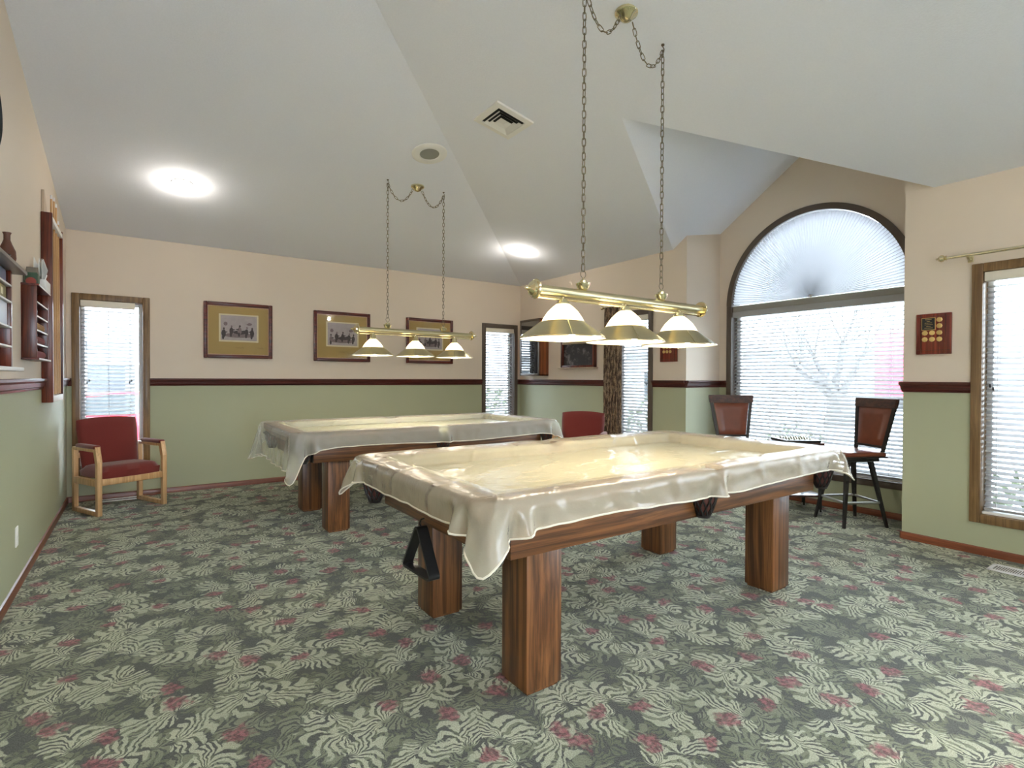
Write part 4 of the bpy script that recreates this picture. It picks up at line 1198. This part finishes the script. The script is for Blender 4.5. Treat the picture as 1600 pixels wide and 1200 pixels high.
tag(link('white_card', b, plain('pale_card', srgb(196, 202, 214), .4), None, loc=(XL+.05, 3.52, 1.541)), 'pale card leaning on the middle shelf of left wall shelf', 'card')
b = nb(); lathe(b, [(.022, 0), (.030, .004), (.036, .035), (.034, .07), (.020, .105), (.0135, .125), (.0135, .15), (.018, .163), (.015, .163), (.011, .15)], 24)
tag(link('clay_vase', b, clay, None, loc=(XL+.058, 3.70, 1.850)), 'brown clay bottle vase standing on top of the left wall shelf', 'vase')
b = nb(); lathe(b, [(.012, 0), (.024, .008), (.036, .028), (.034, .028), (.022, .012)], 20)
tag(link('dark_bowl', b, plain('dark_bowl_glaze', (.02, .018, .016), .3), None, loc=(XL+.058, 3.56, 1.850)), 'small dark bowl beside the clay vase', 'bowl')
# clock
t = thing('wall_clock', (XL, 3.62, 2.585), 'round dark-rimmed wall clock cut by the left edge', 'clock')
RY = Matrix.Rotation(PI/2, 4, 'Y')
b = nb(); lathe(b, [(.150, 0.001), (.172, .004), (.176, .016), (.168, .030), (.150, .034), (.146, .022)], 48, M=RY, caps=False); link('rim', b, ink, t)
b = nb(); lathe(b, [(.150, .002), (.150, .014), (.002, .014)], 40, M=RY); link('face', b, white, t)
b = nb(); box(b, (.015, -.006, -.01), (.018, .006, .11), .001); box(b, (.015, -.01, -.006), (.018, .08, .006), .001); link('hands', b, ink, t)
# light outlet
b = nb(); box(b, (0, -.036, 0), (.006, .036, .118), .002)
for z in (.035, .078): box(b, (.005, -.017, z-.014), (.008, .017, z+.014), .003)
tag(link('wall_outlet', b, white, None, loc=(XL, 4.31, .262)), 'white outlet plate low on the left wall', 'outlet')

# floor registers
def register(x0, y0, x1, y1, label):
    cx, cy = (x0+x1)/2, (y0+y1)/2; w, d = (x1-x0)/2, (y1-y0)/2
    t = thing('floor_vent', (cx, cy, 0), label, 'floor vent')
    b = nb()
    for a, c in (((-w, -d), (-w+.022, d)), ((w-.022, -d), (w, d)), ((-w, -d), (w, -d+.022)), ((-w, d-.022), (w, d))): box(b, (*a, 0), (*c, .010), .003)
    link('frame', b, vinyl, t)
    b = nb(); box(b, (-w+.02, -d+.02, 0), (w-.02, d-.02, .002)); link('duct', b, plain('duct_grey', srgb(110, 104, 100), .6), t, 0)
    b = nb()
    if w > d:
        n_ = int(2*w/.014)
        for k in range(n_): box(b, (-w+.024+k*(2*w-.048)/n_, -d+.02, .002), (-w+.027+k*(2*w-.048)/n_, d-.02, .007))
    else:
        n_ = int(2*d/.014)
        for k in range(n_): box(b, (-w+.02, -d+.024+k*(2*d-.048)/n_, .002), (w-.02, -d+.027+k*(2*d-.048)/n_, .007))
    link('grille', b, vinyl, t, 0)
register(4.70, .78, 4.87, 1.105, 'white floor vent in the carpet below the right window')
register(-.36, 6.83, .02, 6.96, 'white floor vent under the left armchair')

# ---------------------------------------------------------------- outside
GZ = -.35
b = nb(); box(b, (-60, -60, GZ-.2), (90, 90, GZ)); tag(link('ground_outside', b, plain('pale_pavement', (.55, .56, .58), .8, var=.1, scale=.6), None, 0), None, None, None, 'structure')
siding = NT('pale_siding'); sp = siding.n('ShaderNodeSeparateXYZ'); siding.l(siding.pos(), sp.inputs[0])
wv = siding.m_('FRACT', siding.m_('MULTIPLY', sp.outputs[2], 6.0)); siding.set(siding.mix(siding.sm(wv, .0, .14), (.22, .22, .24, 1), (.55, .55, .57, 1)), .6)
roof_m = plain('grey_shingles', (.34, .34, .36), .9, var=.3, scale=8)
dkglass = plain('dark_window_glass', (.05, .06, .07), .2)
def house(loc, rz, w, d, h, label, wins, gable=True, garage=None):
    t = thing('house', loc, label, 'house', rz)
    b = nb(); box(b, (-w/2, -d/2, 0), (w/2, d/2, h)); link('wall', b, siding.m, t, 0)
    b = nb()
    if gable: prism(b, [(-w/2-.4, h), (w/2+.4, h), (0, h+w*.28)], -d/2-.4, d/2+.4, 'xz')
    else: prism(b, [(-d/2-.6, h), (d/2+.6, h), (0, h+d*.2)], -w/2-.6, w/2+.6, 'yz')
    link('roof', b, roof_m, t, 0)
    b = nb(); box(b, (-w/2-.45, -d/2-.65, h-.12), (w/2+.45, -d/2-.40, h+.06)); link('gutter', b, plain('dark_gutter', (.1, .1, .1), .6), t, 0)
    for x, z, ww, hh in wins:
        b = nb(); frame_rect(b, x-ww/2, x+ww/2, z, z+hh, .08, -d/2-.06, -d/2, lambda a, zz, dd: (a, dd, zz)); wf = link('window', b, vinyl, t)
        b = nb(); box(b, (x-ww/2+.06, -d/2-.03, z+.06), (x+ww/2-.06, -d/2-.005, z+hh-.06)); link('window_pane', b, dkglass, wf, 0)
    if garage:
        b = nb(); gx, gw, gh = garage
        for k in range(4): box(b, (gx-gw/2, -d/2-.05, k*gh/4+.02), (gx+gw/2, -d/2-.002, (k+1)*gh/4), .02)
        for k in range(5):
            a = PI*(k+.5)/5; prism(b, [(gx, gh*.80), (gx+.5*math.cos(a-.22), gh*.80+.35*math.sin(a-.22)), (gx+.5*math.cos(a+.22), gh*.80+.35*math.sin(a+.22))], -d/2-.06, -d/2-.05, 'xz', mi=1)
        link('garage_door', b, [plain('garage_white', (.6, .6, .6), .5), dkglass], t, 0)
rz_c = math.radians(-55-35)
house((37, 12, GZ), math.radians(-90), 26, 8, 2.6, 'low pale house across the street seen through the arched window', [(-3.2, 1.1, .9, 1.1), (.6, 1.0, 1.6, 1.2)], False, (6.2, 4.6, 2.4))
house((7.6, 15.6, GZ), math.radians(-35), 5, 5, 4.2, 'tall pale sided house seen through the blind by the far corner', [(.2, 1.4, .9, 1.1)], True)
house((13.9, 10.8, GZ), math.radians(-50), 4.0, 4, 2.3, 'small gabled house seen through the window beside the curtain', [(-.6, .9, .9, 1.0)], True)
house((-3.6, 24, GZ), math.radians(0), 14, 6, 2.6, 'pale house far behind the red car', [(-2, 1.1, 1.6, 1.0), (3, 1.1, 1.6, 1.0)], False)
# cars
def car(loc, rz, label, col):
    t = thing('car', loc, label, 'car', rz)
    body = [(-2.2, .32), (-2.22, .62), (-2.1, .82), (-1.35, .92), (-.75, 1.32), (.65, 1.36), (1.35, .98), (2.1, .86), (2.22, .60), (2.2, .32)]
    b = nb(); prism(b, body, -.85, .85, 'xz'); bmesh.ops.bevel(b, geom=list(b.edges), offset=.05, segments=2, affect='EDGES'); link('body', b, col, t, 40)
    b = nb(); prism(b, [(-1.20, .94), (-.70, 1.27), (.58, 1.30), (1.15, .98)], -.865, .865, 'xz'); link('side_windows', b, dkglass, t, 0)
    for sx in (-1.38, 1.38):
        for sy in (-.78, .78):
            b = nb(); lathe(b, [(.18, -.1), (.32, -.1), (.33, 0), (.32, .1), (.18, .1)], 24, M=Matrix.Translation((sx, sy, .33)) @ Matrix.Rotation(PI/2, 4, 'X')); link('wheel', b, black, t)
car((-.7, 12.6, GZ), math.radians(8), 'red car parked outside behind the left window', plain('red_car_paint', (.45, .03, .05), .3))
t = thing('box_truck', (26.5, 8.1, GZ), 'red box truck parked across the street at right of the arched window', 'truck')
redp = plain('red_truck_paint', (.5, .05, .08), .4)
b = nb(); box(b, (-2.4, -1.0, .9), (1.2, 1.1, 3.6), .05); link('cargo_box', b, redp, t)
b = nb(); prism(b, [(1.25, .5), (3.0, .5), (3.05, 1.4), (2.5, 2.4), (1.25, 2.4)], -.95, 1.05, 'xz'); link('cab', b, redp, t, 0)
b = nb(); box(b, (-2.3, -.8, .5), (3.0, .9, .9)); link('chassis', b, ink, t)
for sx in (-1.5, 2.2):
    for sy in (-.9, 1.0):
        b = nb(); lathe(b, [(.2, -.12), (.44, -.12), (.45, 0), (.44, .12), (.2, .12)], 24, M=Matrix.Translation((sx, sy, .45)) @ Matrix.Rotation(PI/2, 4, 'X')); link('wheel', b, black, t)
# bare tree
def tree(loc, label, seed=3):
    rnd = random.Random(seed); t = thing('bare_tree', loc, label, 'tree')
    trunk = nb(); br = nb()
    def grow(p, d, r, L, depth):
        bm_ = trunk if depth < 2 else br
        pts = [p]; rs = [r]; q = p.copy(); dd = d.copy()
        for k in range(4):
            dd = (dd+Vector((rnd.uniform(-.18, .18), rnd.uniform(-.18, .18), rnd.uniform(-.02, .12)))).normalized()
            q = q+dd*L/4; pts.append(q.copy()); rs.append(r*(1-.12*(k+1)))
        tube(bm_, pts, rs, 7 if depth < 3 else 4, caps=False)
        if depth >= 5: return
        for k in range(3 if depth else 7):
            a = rnd.uniform(0, 2*PI); tilt = rnd.uniform(.30, .95)
            u = dd.orthogonal().normalized(); w_ = dd.cross(u)
            nd = (dd*math.cos(tilt)+(u*math.cos(a)+w_*math.sin(a))*math.sin(tilt)); nd.z += .12; nd.normalize()
            grow(pts[-1] if k < 3 else pts[-2], nd, rs[-1]*(.52 if depth else .50), L*(.80 if depth else 1.45), depth+1)
    grow(Vector((0, 0, 0)), Vector((0, 0, 1)), .60, 1.25, 0)
    bark = plain('dark_bark', (.10, .09, .085), .9, var=.3, scale=10)
    link('trunk', trunk, bark, t); link('branches', br, bark, t)
tree((20.6, 8.85, GZ), 'bare thick-trunked tree standing outside the arched window')
leaf_m = plain('dry_green_leaves', (.10, .12, .07), .8, var=.4, scale=6)
def bush(loc, rx, ry, hz_, n, label, seed):
    rnd = random.Random(seed); b = nb()
    for k in range(n):
        while True:
            p = Vector((rnd.uniform(-1, 1), rnd.uniform(-1, 1), rnd.uniform(0, 1)))
            if p.x**2+p.y**2+p.z**2 < 1: break
        c = Vector((p.x*rx, p.y*ry, p.z*hz_)); s_ = rnd.uniform(.03, .07)
        a = Vector((rnd.uniform(-1, 1), rnd.uniform(-1, 1), rnd.uniform(-1, 1))).normalized(); u = a.orthogonal().normalized(); w_ = a.cross(u)
        b.faces.new([b.verts.new(c+u*s_), b.verts.new(c+w_*s_*.5), b.verts.new(c-u*s_), b.verts.new(c-w_*s_*.5)])
    t = thing('shrub', loc, label, 'shrub')
    link('foliage', b, leaf_m, t, 0)
    b = nb()
    for k in range(7):
        a = k*.9; tube(b, [(0, 0, 0), (rx*.5*math.cos(a), ry*.5*math.sin(a), hz_*.75)], [.02, .006], 5)
    link('stems', b, plain('twig_brown', (.1, .07, .05), .9), t)
bush((5.6, 8.6, GZ), .8, .5, 1.5, 1300, 'shrub outside the window by the display case', 1)
bush((7.1, 5.9, GZ), .6, .9, 1.35, 1300, 'shrub outside the window beside the curtain', 2)
bush((8.2, 2.2, GZ), .4, .5, .75, 500, 'low shrub outside the arched window at lower right', 3)
bush((7.0, 1.0, GZ), .4, .7, .95, 800, 'shrub outside the window at the right edge', 4)
bush((10.5, 5.4, GZ), .5, .8, .8, 500, 'low shrub in the middle of the arched window view', 5)
